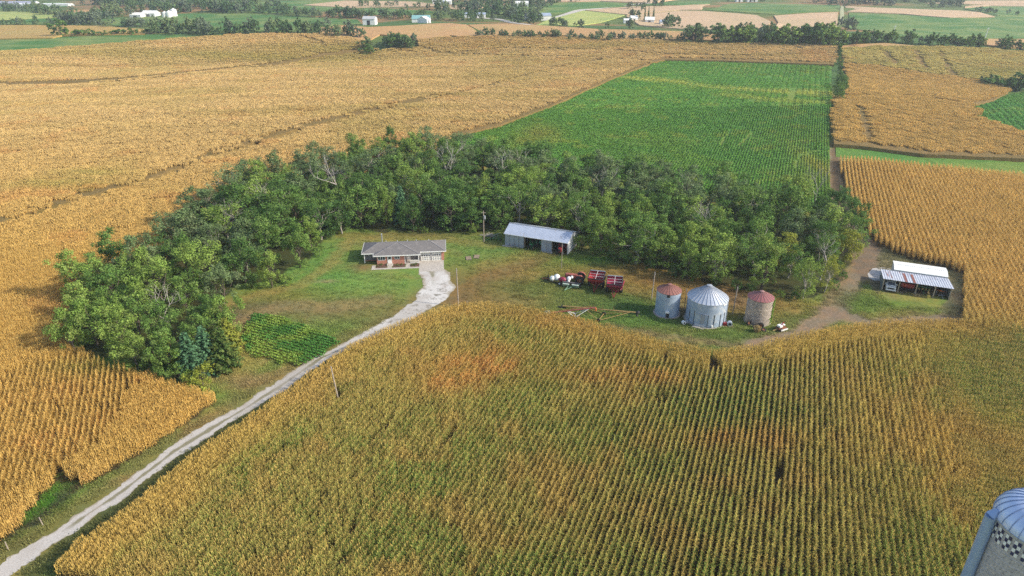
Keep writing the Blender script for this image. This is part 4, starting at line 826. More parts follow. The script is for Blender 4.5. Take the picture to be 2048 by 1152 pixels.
surf('concrete_stave', (.46, .42, .40), (.34, .32, .31), 3, .95, c3=(.20, .18, .18), s3=5); surf('dome_blue', (.55, .62, .78), (.48, .56, .72), 1, .4, .2)
surf('blue_check', (.02, .025, .09), (.03, .03, .07), 3, .6); surf('teal_roof', (.22, .40, .38), (.18, .34, .33), 1, .5); surf('bluegrey_roof', (.34, .40, .48), (.28, .33, .42), 1, .5); surf('orange_paint', (.55, .16, .05), (.38, .10, .04), 4, .5)
surf('gravel', (.52, .49, .46), (.40, .37, .34), 2.5, .95, c3=(.30, .27, .23), s3=1.2, bmp=.5); surf('far_track', (.36, .36, .2), (.3, .3, .15), .3, .95); surf('pale_track', (.5, .46, .40), (.4, .36, .3), .3, .95)
surf('asphalt_shingle', (.175, .16, .15), (.13, .12, .115), 5, .9, c3=(.21, .19, .175), s3=.9, bmp=.3); surf('brown_lid', (.13, .10, .085), (.09, .07, .06), 3, .9); surf('tarp_grey', (.35, .36, .38), (.25, .26, .28), 2, .7)
m, t, b = newmat('brick'); tc = t.nodes.new('ShaderNodeTexCoord'); mp = t.nodes.new('ShaderNodeMapping'); mp.inputs['Rotation'].default_value = (R(90), 0, 0); t.links.new(tc.outputs['Object'], mp.inputs[0])
bk = t.nodes.new('ShaderNodeTexBrick'); t.links.new(mp.outputs[0], bk.inputs[0]); bk.inputs['Scale'].default_value = 3.2; bk.inputs['Mortar Size'].default_value = .02
for i, cc_ in ((1, (.50, .17, .095)), (2, (.38, .13, .08)), (3, (.45, .36, .30))): bk.inputs[i].default_value = (*cc_, 1)
t.links.new(mixc(t, ramp(t, noise(t, 1.2, 4), .4, .6), bk.outputs[0], (.40, .17, .11)), b.inputs['Base Color']); b.inputs['Roughness'].default_value = .9
def ribbed(name, c1, c2, period, axis_, c3=None, strength=.8, metal=.3, rough=.45, rustx=None):
    m, t, b = newmat(name); tc = t.nodes.new('ShaderNodeTexCoord'); w_ = t.nodes.new('ShaderNodeTexWave'); w_.bands_direction = axis_; w_.inputs['Scale'].default_value = 1/(period*3.18)*1.0; t.links.new(tc.outputs['Object'], w_.inputs[0])
    f = noise(t, .7, 5); c = mixc(t, ramp(t, f, .42, .62), c1, c2)
    if c3:
        mp = t.nodes.new('ShaderNodeMapping'); mp.inputs['Scale'].default_value = rustx or (1.1, .12, 1); t.links.new(tc.outputs['Object'], mp.inputs[0]); c = mixc(t, ramp(t, noise(t, 1, 5, mp.outputs[0]), .60, .66), c, c3)
    t.links.new(c, b.inputs['Base Color']); b.inputs['Roughness'].default_value = rough; b.inputs['Metallic'].default_value = metal; bump(t, b, w_.outputs[1], strength, .03)
ribbed('sheet_roof', (.50, .54, .62), (.44, .48, .56), .35, 'X', (.40, .38, .38)); ribbed('sheet_wall', (.36, .40, .46), (.29, .32, .37), .3, 'X', (.34, .27, .22)); ribbed('sheet_white', (.72, .72, .72), (.62, .62, .62), .35, 'Y', metal=.1)
ribbed('old_roof', (.62, .62, .65), (.50, .50, .54), .5, 'X', (.30, .11, .07), metal=.2, rustx=(1.3, .05, 1))
def place(px, py, rz=0, name='thing', label=None, cat=None, group=None):
    x, y = P(px, py); return empty(name, (x, y, tz(x, y)), rz, label, cat, group)

# ---------------------------------------------------------------- gravel drive, apron, walks
def strip(name, cl, wl, wr, mat, z, colf=None, step=.35, nx=25, kind='structure'):
    d = np.concatenate([[0], np.cumsum(np.hypot(*(cl[1:]-cl[:-1]).T))]); n = int(d[-1]/step); s_ = np.linspace(0, d[-1], n)
    x = np.interp(s_, d, cl[:, 0]); y = np.interp(s_, d, cl[:, 1]); a = np.interp(s_, d, wl); b_ = np.interp(s_, d, wr); tx = np.gradient(x); ty = np.gradient(y); L = np.hypot(tx, ty); nx_, ny_ = -ty/L, tx/L
    rr = np.random.default_rng(9); a = a+np.convolve(rr.normal(0, .8, n+8), np.ones(9)/9, 'same')[:n]+rr.normal(0, .06, n); b_ = b_+np.convolve(rr.normal(0, .8, n+8), np.ones(9)/9, 'same')[:n]+rr.normal(0, .06, n)
    T = np.linspace(-1, 1, nx); Xs = []; 
    off = np.where(T[None, :] < 0, T[None, :]*a[:, None], T[None, :]*b_[:, None])*-1
    Xv = x[:, None]+nx_[:, None]*off; Yv = y[:, None]+ny_[:, None]*off
    V = np.stack([Xv, Yv, terr(Xv, Yv)+z], -1).reshape(-1, 3); idx = np.arange(n*nx).reshape(n, nx)
    F = np.stack([idx[:-1, :-1], idx[:-1, 1:], idx[1:, 1:], idx[1:, :-1]], -1).reshape(-1, 4)[:, ::-1]
    col = colf(Xv, Yv, T[None, :]+0*Xv, s_[:, None]+0*Xv).reshape(-1, 3) if colf else None
    me = mesh_np(name, V, F.tolist(), col); me.materials.append(MATS[mat]); o = bpy.data.objects.new(name, me); COL.objects.link(o); return tag(o, kind=kind)
m, t, b = newmat('drive'); at = t.nodes.new('ShaderNodeAttribute'); at.attribute_name = 'col'; f = noise(t, 5, 6, rough=.8); g = noise(t, 1.1, 6, rough=.8)
cc = mixc(t, ramp(t, f, .35, .62), at.outputs[0], mixc(t, 1, at.outputs[0], (.72, .69, .66), 'MULTIPLY')); cc = mixc(t, ramp(t, g, .60, .66), cc, (.24, .20, .15))
t.links.new(cc, b.inputs['Base Color']); b.inputs['Roughness'].default_value = .95; bump(t, b, f, .5, .05)
def drivecol(x, y, T, s_):
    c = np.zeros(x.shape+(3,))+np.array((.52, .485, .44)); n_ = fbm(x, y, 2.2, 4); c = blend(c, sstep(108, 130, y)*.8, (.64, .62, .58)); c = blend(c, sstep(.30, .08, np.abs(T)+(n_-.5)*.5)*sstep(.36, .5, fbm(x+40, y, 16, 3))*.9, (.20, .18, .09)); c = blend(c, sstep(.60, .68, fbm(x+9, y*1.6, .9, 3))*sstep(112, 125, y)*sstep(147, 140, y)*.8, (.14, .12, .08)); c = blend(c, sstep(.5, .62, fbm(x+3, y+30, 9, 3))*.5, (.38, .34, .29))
    c = blend(c, sstep(.80, 1.0, np.abs(T)+(n_-.5)*.6)*.8, (.30, .25, .15)); return blend(c, sstep(.6, .75, n_)*.35, (.40, .33, .27))
cl = line([(-60, 1190), (5, 1146), (122, 1065), (245, 982), (349, 902), (500, 811), (576, 762), (643, 716), (710, 686), (750, 664), (795, 640), (838, 612), (862, 590), (869, 575), (864, 548), (861, 538)])
dlen = len(cl); tt = np.linspace(0, 1, dlen); y_ = cl[:, 1]
wl = np.interp(y_, [55, 80, 105, 118, 130, 140, 148, 153], [1.35, 1.35, 1.5, 1.8, 2.4, 2.7, 2.8, 3.0]); wr = np.interp(y_, [55, 80, 105, 118, 130, 140, 148, 153], [1.35, 1.4, 1.5, 1.8, 2.6, 4.6, 3.6, 2.9])
strip('gravel_drive', cl, wl, wr, 'drive', .03, drivecol)
pad = MB(); pgp = poly([(1735, 548), (1745, 537), (1768, 534), (1790, 540), (1775, 562), (1748, 561), (1738, 556)]); pad.prism([tuple(p) for p in pgp][::-1], -.02, .03); tag(pad.build('gravel_pad', 'gravel'), kind='structure')

# ---------------------------------------------------------------- brick house
HR = R(5.5); hs = empty('brick_house', (-33.7, 153.1, 0), HR, 'long low brick ranch house with grey hipped roof and two garage doors', 'house')
w_ = MB(); w_.box(.6, 7.3, .55, 3.2, 0, 2.58); w_.box(-2.5, 11.0, 3.2, 8.7, 0, 2.6); w_.box(16.35, 17.0, 2.1, 8.7, 0, 2.59); w_.box(7.3, 16.35, 2.9, 8.6, 0, 2.57); w_.build('brick_wall', 'brick', hs)
s_ = MB(); s_.box(-2.55, .6, 3.12, 3.2, .3, 2.58); s_.box(10.95, 11.3, 2.0, 2.9, 0, 2.58); s_.box(13.65, 13.95, 2.0, 2.9, 0, 2.58); s_.box(7.3, 11, 2.82, 2.9, 0, 2.5); s_.build('siding_wall', 'siding', hs)
c_ = MB(); c_.box(-2.6, -2.4, 1.9, 2.1, 0, 2.56); c_.box(7.35, 7.5, .6, .75, 0, 2.56); c_.box(10.7, 10.88, .6, .78, 0, 2.56); c_.build('porch_post', 'white_paint', hs)
e = 2.62; y0, y1, yr = 1.6, 9.2, 5.4; rz_ = 3.95
def face_slab(mb, q, t_=.09): mb.slab(q, t_)
r_ = MB(); L0, L1 = (-3.1, y0, e), (17.5, y0, e); A, B = (.9, yr, rz_), (13.6, yr, rz_)
face_slab(r_, [L0, L1, B, A]); face_slab(r_, [(17.5, y1, e), (-3.1, y1, e), A, B]); face_slab(r_, [(-3.1, y1, e), L0, A]); face_slab(r_, [L1, (17.5, y1, e), B])
ap = (5.6, 5.3, rz_+.03); face_slab(r_, [(-.15, -.05, e), (11.2, -.05, e), ap]); face_slab(r_, [(-.15, 5.2, e), (-.15, -.05, e), ap]); face_slab(r_, [(11.2, -.05, e), (11.2, 5.2, e), ap])
roof = r_.build('roof', 'asphalt_shingle', hs)
k_ = MB()
for a, b_ in ((A, B), (L0, A), (L1, B), ((-.15, -.05, e), ap), ((11.2, -.05, e), ap)): k_.bar((a[0], a[1], a[2]+.03), (b_[0], b_[1], b_[2]+.03), .16, .05)
k_.build('ridge_cap', surf('ridge_grey', (.26, .25, .25), None, 4, .9), roof)
for vx in (2.7, 5.5, 8.0, 10.2, 13.3): q = MB(); q.tube((vx, yr+.25, rz_-.1), (vx, yr+.25, rz_+.3), .1, .1, 8); q.ball((vx, yr+.25, rz_+.3), .13, .13, .07, 8, 4); q.build('roof_vent', 'grey_steel', roof)
q = MB(); q.tube((1.6, 7, 3.0), (1.6, 7, 5.6), .12, .12, 8); q.tube((1.6, 7, 5.6), (1.6, 7, 5.75), .2, .05, 8); q.build('chimney_pipe', 'grey_steel', roof)
f_ = MB()
for a, b_ in (((-3.15, 1.58, 2.55), (-.15, 1.58, 2.55)), ((-.2, -.1, 2.55), (11.25, -.1, 2.55)), ((11.2, 1.56, 2.55), (17.55, 1.56, 2.55)), ((-.2, -.1, 2.55), (-.2, 1.58, 2.55)), ((11.25, -.1, 2.55), (11.25, 1.55, 2.55)), ((-3.15, 1.58, 2.55), (-3.15, 9.2, 2.55)), ((17.55, 1.58, 2.55), (17.55, 9.2, 2.55))): f_.bar(a, b_, .07, .22)
f_.build('gutter', 'white_paint', hs)
def window(par, x0, x1, z0, z1, y, n=1, name='window'):
    m_ = MB(); m_.box(x0, x1, y-.06, y, z0, z0+.1); m_.box(x0, x1, y-.06, y, z1-.1, z1)
    for i in range(n+1): xx = x0+(x1-x0)*i/n; m_.box(xx-.05, xx+.05, y-.07, y-.005, z0+.1, z1-.1)
    o = m_.build(name, 'white_paint', par); p_ = MB(); p_.box(x0+.04, x1-.04, y-.03, y-.002, z0+.08, z1-.08); p_.build('pane', 'dark_glass', o); return o
window(hs, .9, 2.65, 1.2, 2.25, .55, 3); window(hs, 5.0, 6.15, 1.35, 2.2, .55, 2); window(hs, -1.6, -.5, 1.4, 2.3, 3.12, 1)
for x0, y in ((3.2, .55), (7.6, 2.82)): m_ = MB(); m_.box(x0, x0+1.05, y-.09, y, .15, 2.3); o = m_.build('front_door', 'white_paint', hs); m_ = MB(); m_.box(x0+.2, x0+.85, y-.12, y-.09, 1.4, 2.1); m_.build('door_pane', 'dark_glass', o); m_ = MB(); m_.box(x0+.9, x0+.98, y-.16, y-.09, 1.1, 1.2); m_.build('handle', 'grey_steel', o)
m_ = MB(); m_.box(8.7, 10.7, .62, .68, .1, .25); m_.box(8.7, 10.7, .62, .68, .85, .95)
for i in range(11): m_.box(8.7+i*.19, 8.76+i*.19, .63, .67, .25, .85)
m_.build('porch_railing', 'white_paint', hs)
for x0 in (11.3, 13.95):
    m_ = MB()
    for i in range(5): m_.box(x0, x0+2.35, 1.98, 2.06, .02+i*.55-.03*(i == 4), .12+i*.55-.03*(i == 4))
    for i in range(5): xx = x0+.04+i*.5675; m_.box(xx-.04, xx+.04, 1.985, 2.055, .1, 2.2)
    o = m_.build('garage_door', 'white_paint', hs)
    m_ = MB(); m_.box(x0+.02, x0+2.33, 2.06, 2.1, .05, 2.24); m_.build('door_panel', surf('door_cream%d' % x0, (.60, .57, .50), None, 4, .6), o); m_ = MB(); m_.box(x0+.1, x0+2.25, 2.05, 2.058, 1.25, 1.62); m_.build('pane', 'dark_glass', o)
st = MB(); st.box(3.0, 4.5, -.35, .5, 0, .32); st.box(3.1, 4.4, -.75, -.35, 0, .16); st.build('front_steps', 'concrete', hs, bevel=.02); st = MB(); st.box(7.4, 11.0, .5, 2.8, 0, .13); st.box(7.6, 8.6, .1, .5, 0, .10); st.build('porch_floor', 'concrete', hs)
wk = MB(); wk.box(-.6, 10.9, -2.35, -1.55, -.1, .06); wk.box(3.2, 4.2, -1.55, -.75, -.1, .055); wk.box(7.6, 8.7, -1.55, .1, -.1, .055); wk.box(-.6, .3, -1.55, .2, -.1, .055); o = wk.build('front_walk', 'concrete'); o.location = hs.location; o.rotation_euler = hs.rotation_euler; tag(o, kind='structure')
apx = MB(); apx.box(10.9, 16.9, -4.6, 1.97, -.1, .05); o = apx.build('concrete_apron', 'concrete'); o.location = hs.location; o.rotation_euler = hs.rotation_euler; tag(o, kind='structure')
def house_pt(u, v): c, s = math.cos(HR), math.sin(HR); return -33.7+c*u-s*v, 153.1+s*u+c*v
def flowerbed(x0, x1, y0_, y1_, lb):
    o = MB(); o.box(x0, x1, y0_, y1_, -.05, .09); r = random.Random(int(x0*10)+3)
    ob = o.build('flower_bed', 'mulch'); ob.location = hs.location; ob.rotation_euler = hs.rotation_euler; tag(ob, lb, 'flower bed'); V = []; F = []; C = []
    for i in range(9): leaves(V, F, C, (r.uniform(x0+.2, x1-.2), r.uniform(y0_+.2, y1_-.1), .3), .28, 16, .1, r, .8)
    me = mesh_np('low_plants', V, F, np.array(C)); me.materials.append(MATS['leaf_cedar']); p_ = bpy.data.objects.new('low_plants', me); COL.objects.link(p_); p_.parent = ob
flowerbed(.5, 3.0, -1.5, .5, 'brown flower bed under the triple window of the brick house'); flowerbed(4.5, 7.4, -1.5, .4, 'brown flower bed between the two front doors of the brick house'); flowerbed(8.8, 10.85, -1.5, .45, 'brown flower bed in front of the porch railing')
for (px, py), rz, lb in (((937, 517), 8, 'left brown wooden hatch lying in the lawn right of the house'), ((953, 514), -5, 'right brown wooden hatch lying in the lawn right of the house')):
    o = place(px, py, R(rz), 'lawn_hatch', lb, 'hatch', 'hatches in the lawn'); q = MB(); q.box(-.7, .7, -1.1, 1.1, 0, .16); q.build('frame', 'brown_lid', o); q = MB()
    for i in range(5): q.box(-.6+i*.26, -.4+i*.26, -1.0, 1.0, .16, .2)
    q.build('slats', 'wood', o)

# ---------------------------------------------------------------- machine shed
SR = R(-22.8); sh = empty('machine_shed', (-1.8, 166.6, 0), SR, 'long grey metal machine shed with sliding doors partly open at the windbreak', 'shed')
L, D, E0, RG, RY = 17.3, 8.0, 3.35, 5.0, 3.6
q = MB(); q.box(0, L, D-.1, D, 0, E0-.15); q.box(0, .1, .1, D-.1, 0, E0-.1); q.prism([(0, .1), (.1, .1), (.1, .11), (0, .11)], 0, 1); q.add([(0, .1, E0-.1), (0, D-.1, E0-.1), (0, RY, RG-.1), (.1, .1, E0-.1), (.1, D-.1, E0-.1), (.1, RY, RG-.1)], [(0, 2, 1), (3, 4, 5)]); q.build('back_wall', 'sheet_wall', sh)
q = MB(); q.box(L-.1, L, 0, D, 0, E0-.1); q.add([(L, 0, E0-.1), (L, D, E0-.1), (L, RY, RG-.1), (L-.1, 0, E0-.1), (L-.1, D, E0-.1), (L-.1, RY, RG-.1)], [(0, 1, 2), (3, 5, 4)]); q.build('end_wall', 'sheet_white', sh)
q = MB(); q.slab([(-.25, -.4, E0), (L+.1, -.4, E0), (L+.1, RY, RG), (-.25, RY, RG)], .06); q.slab([(-.25, RY, RG), (L+.1, RY, RG), (L+.1, D+.3, E0+.05), (-.25, D+.3, E0+.05)], .06); rf = q.build('roof', 'sheet_roof', sh)
q = MB(); q.bar((-.25, RY, RG+.03), (L+.1, RY, RG+.03), .3, .05); q.build('ridge_cap', 'grey_steel', rf); q = MB(); q.bar((-.25, -.42, E0-.02), (L+.1, -.42, E0-.02), .06, .14); q.build('eave_trim', 'white_paint', sh)
for x0, x1, y in ((.02, 1.33, -.1), (1.33, 2.66, -.12), (2.66, 3.95, -.1), (4.05, 5.4, -.3), (10.15, 11.55, -.1), (11.55, 13.0, -.12)):
    q = MB(); q.box(x0+.02, x1-.02, y-.05, y, .15, E0-.12); o = q.build('sliding_door', 'sheet_wall', sh); q = MB()
    for a in (x0+.03, x1-.09): q.box(a, a+.06, y-.08, y-.05, .15, E0-.14)
    q.build('door_frame', 'grey_steel', o)
q = MB()
for xx in (5.5, 10.1, 13.05, 17.1): q.box(xx-.08, xx+.08, .02, .2, 0, E0-.1)
q.box(0, L, .05, .2, E0-.35, E0-.12); q.build('post_frame', 'wood', sh)
q = MB(); q.box(-.5, 3.0, -.9, -.3, -.05, .14); q.box(3.1, 5.4, -.8, -.4, -.05, .12); q.box(10, 13.2, -.75, -.2, -.05, .14); q.box(13, 13.4, -.95, -.5, -.05, .5); q.build('footing', 'concrete', sh)
def shed_pt(u, v, O=(-1.8, 166.6), rr=SR): c, s = math.cos(rr), math.sin(rr); return (O[0]+c*u-s*v, O[1]+s*u+c*v, 0)

# ---------------------------------------------------------------- farm machines
def wheelpart(par, c, r, wd, axis=(1, 0, 0), rimmat='white_paint', name='wheel'):
    q = MB(); q.wheel(c, r, wd, axis); o = q.build(name, 'tyre', par, smooth=True); q = MB(); q.rim(c, r*.57, wd*.7, axis); q.build('rim', rimmat, o); return o
def tractor(loc, rz, label, paint, rimmat, s=1.0, cab=False, duals=False):
    o = empty('tractor', loc, rz, label, 'tractor'); o.scale = (s,)*3
    q = MB(); q.box(-.32, .32, -1.9, .1, .85, 1.45); q.box(-.27, .27, -2.0, -1.9, .8, 1.35); q.box(-.25, .25, -1.8, .9, .55, .9); q.box(-.55, .55, .35, 1.0, .7, 1.05); q.build('body', paint, o, bevel=.06)
    q = MB(); q.box(-.28, .28, -2.04, -2.0, .85, 1.3); q.build('grille', 'black', o); q = MB(); q.tube((.12, -1.0, 1.45), (.12, -1.0, 2.2), .045, .045, 8); q.build('exhaust', 'rust', o)
    q = MB(); q.box(-.24, .24, .35, .8, 1.1, 1.2); q.box(-.24, .24, .75, .82, 1.2, 1.65); q.build('seat', 'black', o); q = MB(); q.tube((0, -.1, 1.2), (0, .15, 1.55), .025, .025, 6); q.lathe([(.18, 1.55), (.2, 1.58), (.18, 1.6)], 14, (0, .15)); q.build('steering_wheel', 'black', o)
    for sx in (-1, 1):
        q = MB(); n = 8; v = []; 
        for i in range(n+1): a = math.pi*(i/n*.75+.12); v += [(sx*.55, .65+.82*-math.cos(a), .8+.85*math.sin(a)), (sx*.95, .65+.82*-math.cos(a), .8+.85*math.sin(a))]
        q.add(v, [(2*i, 2*i+1, 2*i+3, 2*i+2) for i in range(n)]); q.build('fender', paint, o)
        wheelpart(o, (sx*.85, .65, .78), .78, .38, rimmat=rimmat, name='rear_wheel'); wheelpart(o, (sx*.6, -1.5, .42), .42, .22, rimmat=rimmat, name='front_wheel')
    if cab:
        q = MB(); 
        for x_ in (-.6, .6):
            for yy in (-.1, 1.0): q.box(x_-.04, x_+.04, yy-.04, yy+.04, 1.05, 2.45)
        q.box(-.7, .7, -.2, 1.15, 2.45, 2.6); q.build('cab_frame', paint, o); q = MB(); q.box(-.58, .58, -.08, .98, 1.2, 2.43); q.build('cab_glass', 'dark_glass', o)
    return o
def grain_cart(loc, rz, label, paint, rimmat='white_paint'):
    o = empty('grain_cart', loc, rz, label, 'grain cart', 'grain carts'); a, b_ = 1.75, 2.15
    top, mid, low = 2.95, 2.35, .75; q = MB(); rings = [(a, b_, top), (a, b_, mid), (.35, .55, low)]; v = [(sx*x, sy*y, z) for x, y, z in rings for sx, sy in ((-1, -1), (1, -1), (1, 1), (-1, 1))]; v += [(x*.95, y*.95, z+.04) for x, y, z in v]
    f = [(k*4+i, k*4+(i+1) % 4, k*4+4+(i+1) % 4, k*4+4+i) for k in range(2) for i in range(4)]; q.add(v, [t_[::-1] for t_ in f]+[tuple(i+12 for i in t_) for t_ in f]); q.box(-.35, .35, -.5, .5, .6, .76); hp = q.build('hopper', paint, o)
    q = MB()
    for s1, s2 in (((-a, -b_), (a, -b_)), ((a, -b_), (a, b_)), ((a, b_), (-a, b_)), ((-a, b_), (-a, -b_))): q.bar((s1[0], s1[1], top), (s2[0], s2[1], top), .16, .16)
    q.build('rim_rail', 'black', hp); q = MB(); q.bar((0, -b_, top+.1), (0, b_, top+.16), .06); q.bar((-a, -.7, top+.05), (a, -.7, top+.05), .05); q.bar((-a, .8, top+.05), (a, .8, top+.05), .05); q.build('tarp_bow', 'white_paint', hp)
    q = MB(); q.bar((a-.05, b_+.12, top+.12), (-a+.05, b_+.12, top+.12), .22, .16); q.build('rolled_tarp', 'grey_steel', hp)
    q = MB(); q.bar((-.45, -1.3, 1.0), (-.08, -3.4, .5), .14); q.bar((.45, -1.3, 1.0), (.08, -3.4, .5), .14); q.bar((-1.35, .3, .85), (1.35, .3, .85), .2); q.bar((-.5, -1.3, 1.0), (-.5, 1.6, 1.0), .14); q.bar((.5, -1.3, 1.0), (.5, 1.6, 1.0), .14); q.bar((0, -3.3, .5), (0, -3.3, 0.02), .09)
    for sx in (-1, 1): q.bar((sx*.5, 1.5, 1.0), (sx*1.5, 1.9, 2.3), .08); q.bar((sx*.5, -1.2, 1.0), (sx*1.5, -1.8, 2.3), .08)
    q.build('drawbar_frame', paint, o)
    q = MB(); q.tube((.5, -1.5, .8), (1.5, -2.3, 2.0), .17, .17, 10); q.tube((1.5, -2.3, 2.0), (2.1, .8, 2.7), .15, .15, 10); q.build('unload_auger', 'black' if paint == 'red_paint' else 'maroon_paint', o)
    for sx in (-1, 1): wheelpart(o, (sx*1.6, .3, .8), .8, .55, rimmat=rimmat)
    return o
x, y = P(1192, 574); grain_cart((x, y, 0), R(-14), 'red grain cart with its wheels in shade, the left one of the pair', 'red_paint'); x, y = P(1228, 585); grain_cart((x, y, 0), R(-10), 'maroon grain cart with pale wheel hubs nearest the steel bins', 'maroon_paint')
x, y = P(1153, 564); tractor((x, y, 0), R(-105), 'faded old red tractor behind the white tanks', 'old_red', 'rust', 1.35)
# tank trailer
x, y = P(1112, 566); o = empty('tank_trailer', (x, y, 0), R(-16), 'trailer with two white tanks and a red tank in the yard', 'trailer')
q = MB(); q.bar((-1.6, -.7, .55), (3.6, -.7, .55), .12); q.bar((-1.6, .7, .55), (3.6, .7, .55), .12); q.bar((-1.6, -.7, .55), (-2.8, 0, .5), .1); q.bar((-1.6, .7, .55), (-2.8, 0, .5), .1); q.bar((3.6, -.7, .55), (3.6, .7, .55), .1); q.build('frame', 'black', o)
q = MB(); q.ball((-.9, -.1, 1.15), .62, .62, .62); q.ball((.1, .35, 1.3), .78, .78, .8); q.build('white_tank', 'white_paint', o, smooth=True)
q = MB(); q.ball((1.5, -.1, 1.15), .95, .62, .62, 14, 8); q.build('red_tank', 'maroon_paint', o, smooth=True)
q = MB(); q.ball((2.9, .35, 1.3), .5, .5, .6); q.ball((3.5, .9, 1.5), .35, .35, .4); q.tube((2.6, -.3, .5), (3.1, -.2, 1.0), .3, .3, 10); q.build('small_tank', 'white_paint', o, smooth=True)
q = MB(); q.tube((-.7, -.5, .6), (-.75, -.5, 2.1), .05, .05, 6); q.tube((2.5, -.9, .2), (2.5, -.9, 2.1), .04, .04, 6); q.build('stand_pipe', 'grey_steel', o)
for sx in (-1, 1): wheelpart(o, (1.0, sx*.95, .42), .42, .22, (0, 1, 0))
x, y = P(1096, 559); o = empty('disc_harrow', (x, y, 0), R(-12), 'small dark disc implement at the left end of the machine row', 'farm implement')
q = MB(); q.bar((-1.5, 0, .35), (2.2, 0, .35), .12); q.bar((-.3, -.5, .35), (-.3, .6, .35), .1); q.bar((.2, 0, .35), (0, .1, 1.1), .12); q.build('frame', 'black', o); q = MB()
for i in range(6): q.tube((-1.3+i*.35, -.35, .28), (-1.27+i*.35, -.35, .28), .28, .28, 12)
q.build('disc_gang', 'rust', o); wheelpart(o, (0, .5, .5), .5, .25, (1, .3, 0), 'grey_steel')
x, y = P(1141, 577); o = empty('seed_drill', (x, y, 0), R(-17), 'green and white grain drill in front of the old tractor', 'farm implement')
q = MB(); q.box(-1.9, 1.9, .3, .9, .8, 1.25); q.build('seed_box', surf('drill_dark', (.09, .08, .075), None, 4, .8), o); q = MB(); q.box(-1.8, -.35, -.35, .1, .95, 1.12); q.box(.3, 1.85, -.35, .1, .95, 1.12); q.build('box_lid', surf('drill_pale', (.45, .52, .42), None, 4, .6), o)
q = MB(); q.bar((-1.9, -.1, .6), (1.9, -.1, .6), .12); q.bar((-.5, -.1, .6), (-.9, -2.0, .4), .09); q.bar((.5, -.1, .6), (-.9, -2.0, .4), .09); q.bar((1.6, -.1, .8), (2.2, .3, 1.5), .07); q.bar((-1.9, .3, .6), (-1.9, .3, 1.9), .05); q.build('frame', surf('drill_green', (.20, .34, .22), None, 4, .6), o)
q = MB()
for i in range(12): q.bar((-1.75+i*.32, -.15, .6), (-1.75+i*.32, .35, .12), .05); q.tube((-1.76+i*.32, .4, .2), (-1.72+i*.32, .4, .2), .2, .2, 10)
q.build('coulter_row', 'black', o)
for sx in (-1, 1): wheelpart(o, (sx*2.1, .6, .5), .5, .18, rimmat='grey_steel')
# augers
def pt(px, py, z): a = flatP(px, py, z); return Vector((a[0], a[1], z))
o = empty('grain_auger', pt(1150, 634, 0), 0, 'red grain auger with white wheeled legs beside the corn edge', 'auger', 'augers'); O = pt(1150, 634, 0)
a, b_ = pt(1100, 626, .5)-O, pt(1191, 615, 2.6)-O; q = MB(); q.tube(a, b_, .16, .16, 12); d = (b_-a).normalized(); q.tube(a, a+d*1.6, .2, .2, 12); q.build('tube', 'old_red', o); q = MB(); q.bar(a+d*2+Vector((0, 0, .35)), b_-d*1+Vector((0, 0, .45)), .06); q.bar(a+d*2, a+d*2+Vector((0, 0, .35)), .06); q.bar(b_-d, b_-d+Vector((0, 0, .45)), .06); q.build('truss', surf('auger_red', (.45, .08, .05), None, 4, .5), o)
q = MB(); q.box(-.5, .5, -.35, .35, -.35, -.25)
for sx in (-.5, .5): q.bar((sx, -.35, -.3), (sx, -.35, .35), .07); q.bar((sx, .35, -.3), (sx, .35, .35), .07); q.bar((sx, -.35, .35), (sx, .35, .35), .07)
q.bar((-.5, -.35, .35), (.5, -.35, .35), .07); q.bar((-.5, .35, .35), (.5, .35, .35), .07); h_ = q.build('intake_hopper', 'white_paint', o); h_.location = a-d*.5
q = MB(); q.tube(b_, b_+Vector((.1, 0, -.7)), .17, .2, 10); q.build('spout', 'orange_paint', o)
q = MB(); p1 = a+d*3.6; p2 = b_-d*1.2
for sx in (-.9, .9): q.bar(p1, (0+sx*.15, sx, .35), .1); q.bar(p2, (0+sx*.15, sx, .35), .1)
q.bar((-.15, -.9, .35), (.15, .9, .35), .12); q.build('undercarriage', 'white_paint', o)
for sx in (-1, 1): wheelpart(o, (0, sx*1.0, .34), .34, .18, (.15, 1, 0), 'grey_steel')
O = pt(1202, 634, 0); o = empty('grain_auger', O, 0, 'long yellow grain auger lying low behind the red one', 'auger', 'augers'); a, b_ = pt(1126, 612, .5)-O, pt(1272, 625, 1.3)-O
q = MB(); q.tube(a, b_, .15, .15, 12); q.build('tube', 'yellow_paint', o); q = MB(); m1, m2 = a.lerp(b_, .3), a.lerp(b_, .93); w1, w2 = pt(1208, 627, .4)-O, pt(1197, 641, .4)-O
q.bar(m1, w1, .09); q.bar(m1, w2, .09); q.bar(m2, w1, .09); q.bar(m2, w2, .09); q.bar(w1, w2, .12); q.build('undercarriage', 'yellow_paint', o); ax = (w2-w1).normalized()
for w__ in (w1, w2): wheelpart(o, w__, .4, .22, tuple(ax), 'yellow_paint')
q = MB(); q.ball(b_+Vector((.4, 0, 0)), .45, .35, .35, 10, 6); q.tube(b_, b_+Vector((.3, -.1, -.8)), .18, .22, 10); q.build('discharge_head', 'black', o); q = MB(); q.bar(a+Vector((-1, .3, -.35)), a+Vector((.6, -.2, -.35)), .25); q.bar(a+Vector((-.5, -.2, -.3)), a+Vector((-.1, .5, .2)), .15); q.build('intake', 'black', o)
q = MB()
for t_ in (.42, .55, .7): p_ = a.lerp(b_, t_); q.bar(p_, p_+Vector((0, 0, .9)), .07)
q.build('cable_mast', 'rust', o)
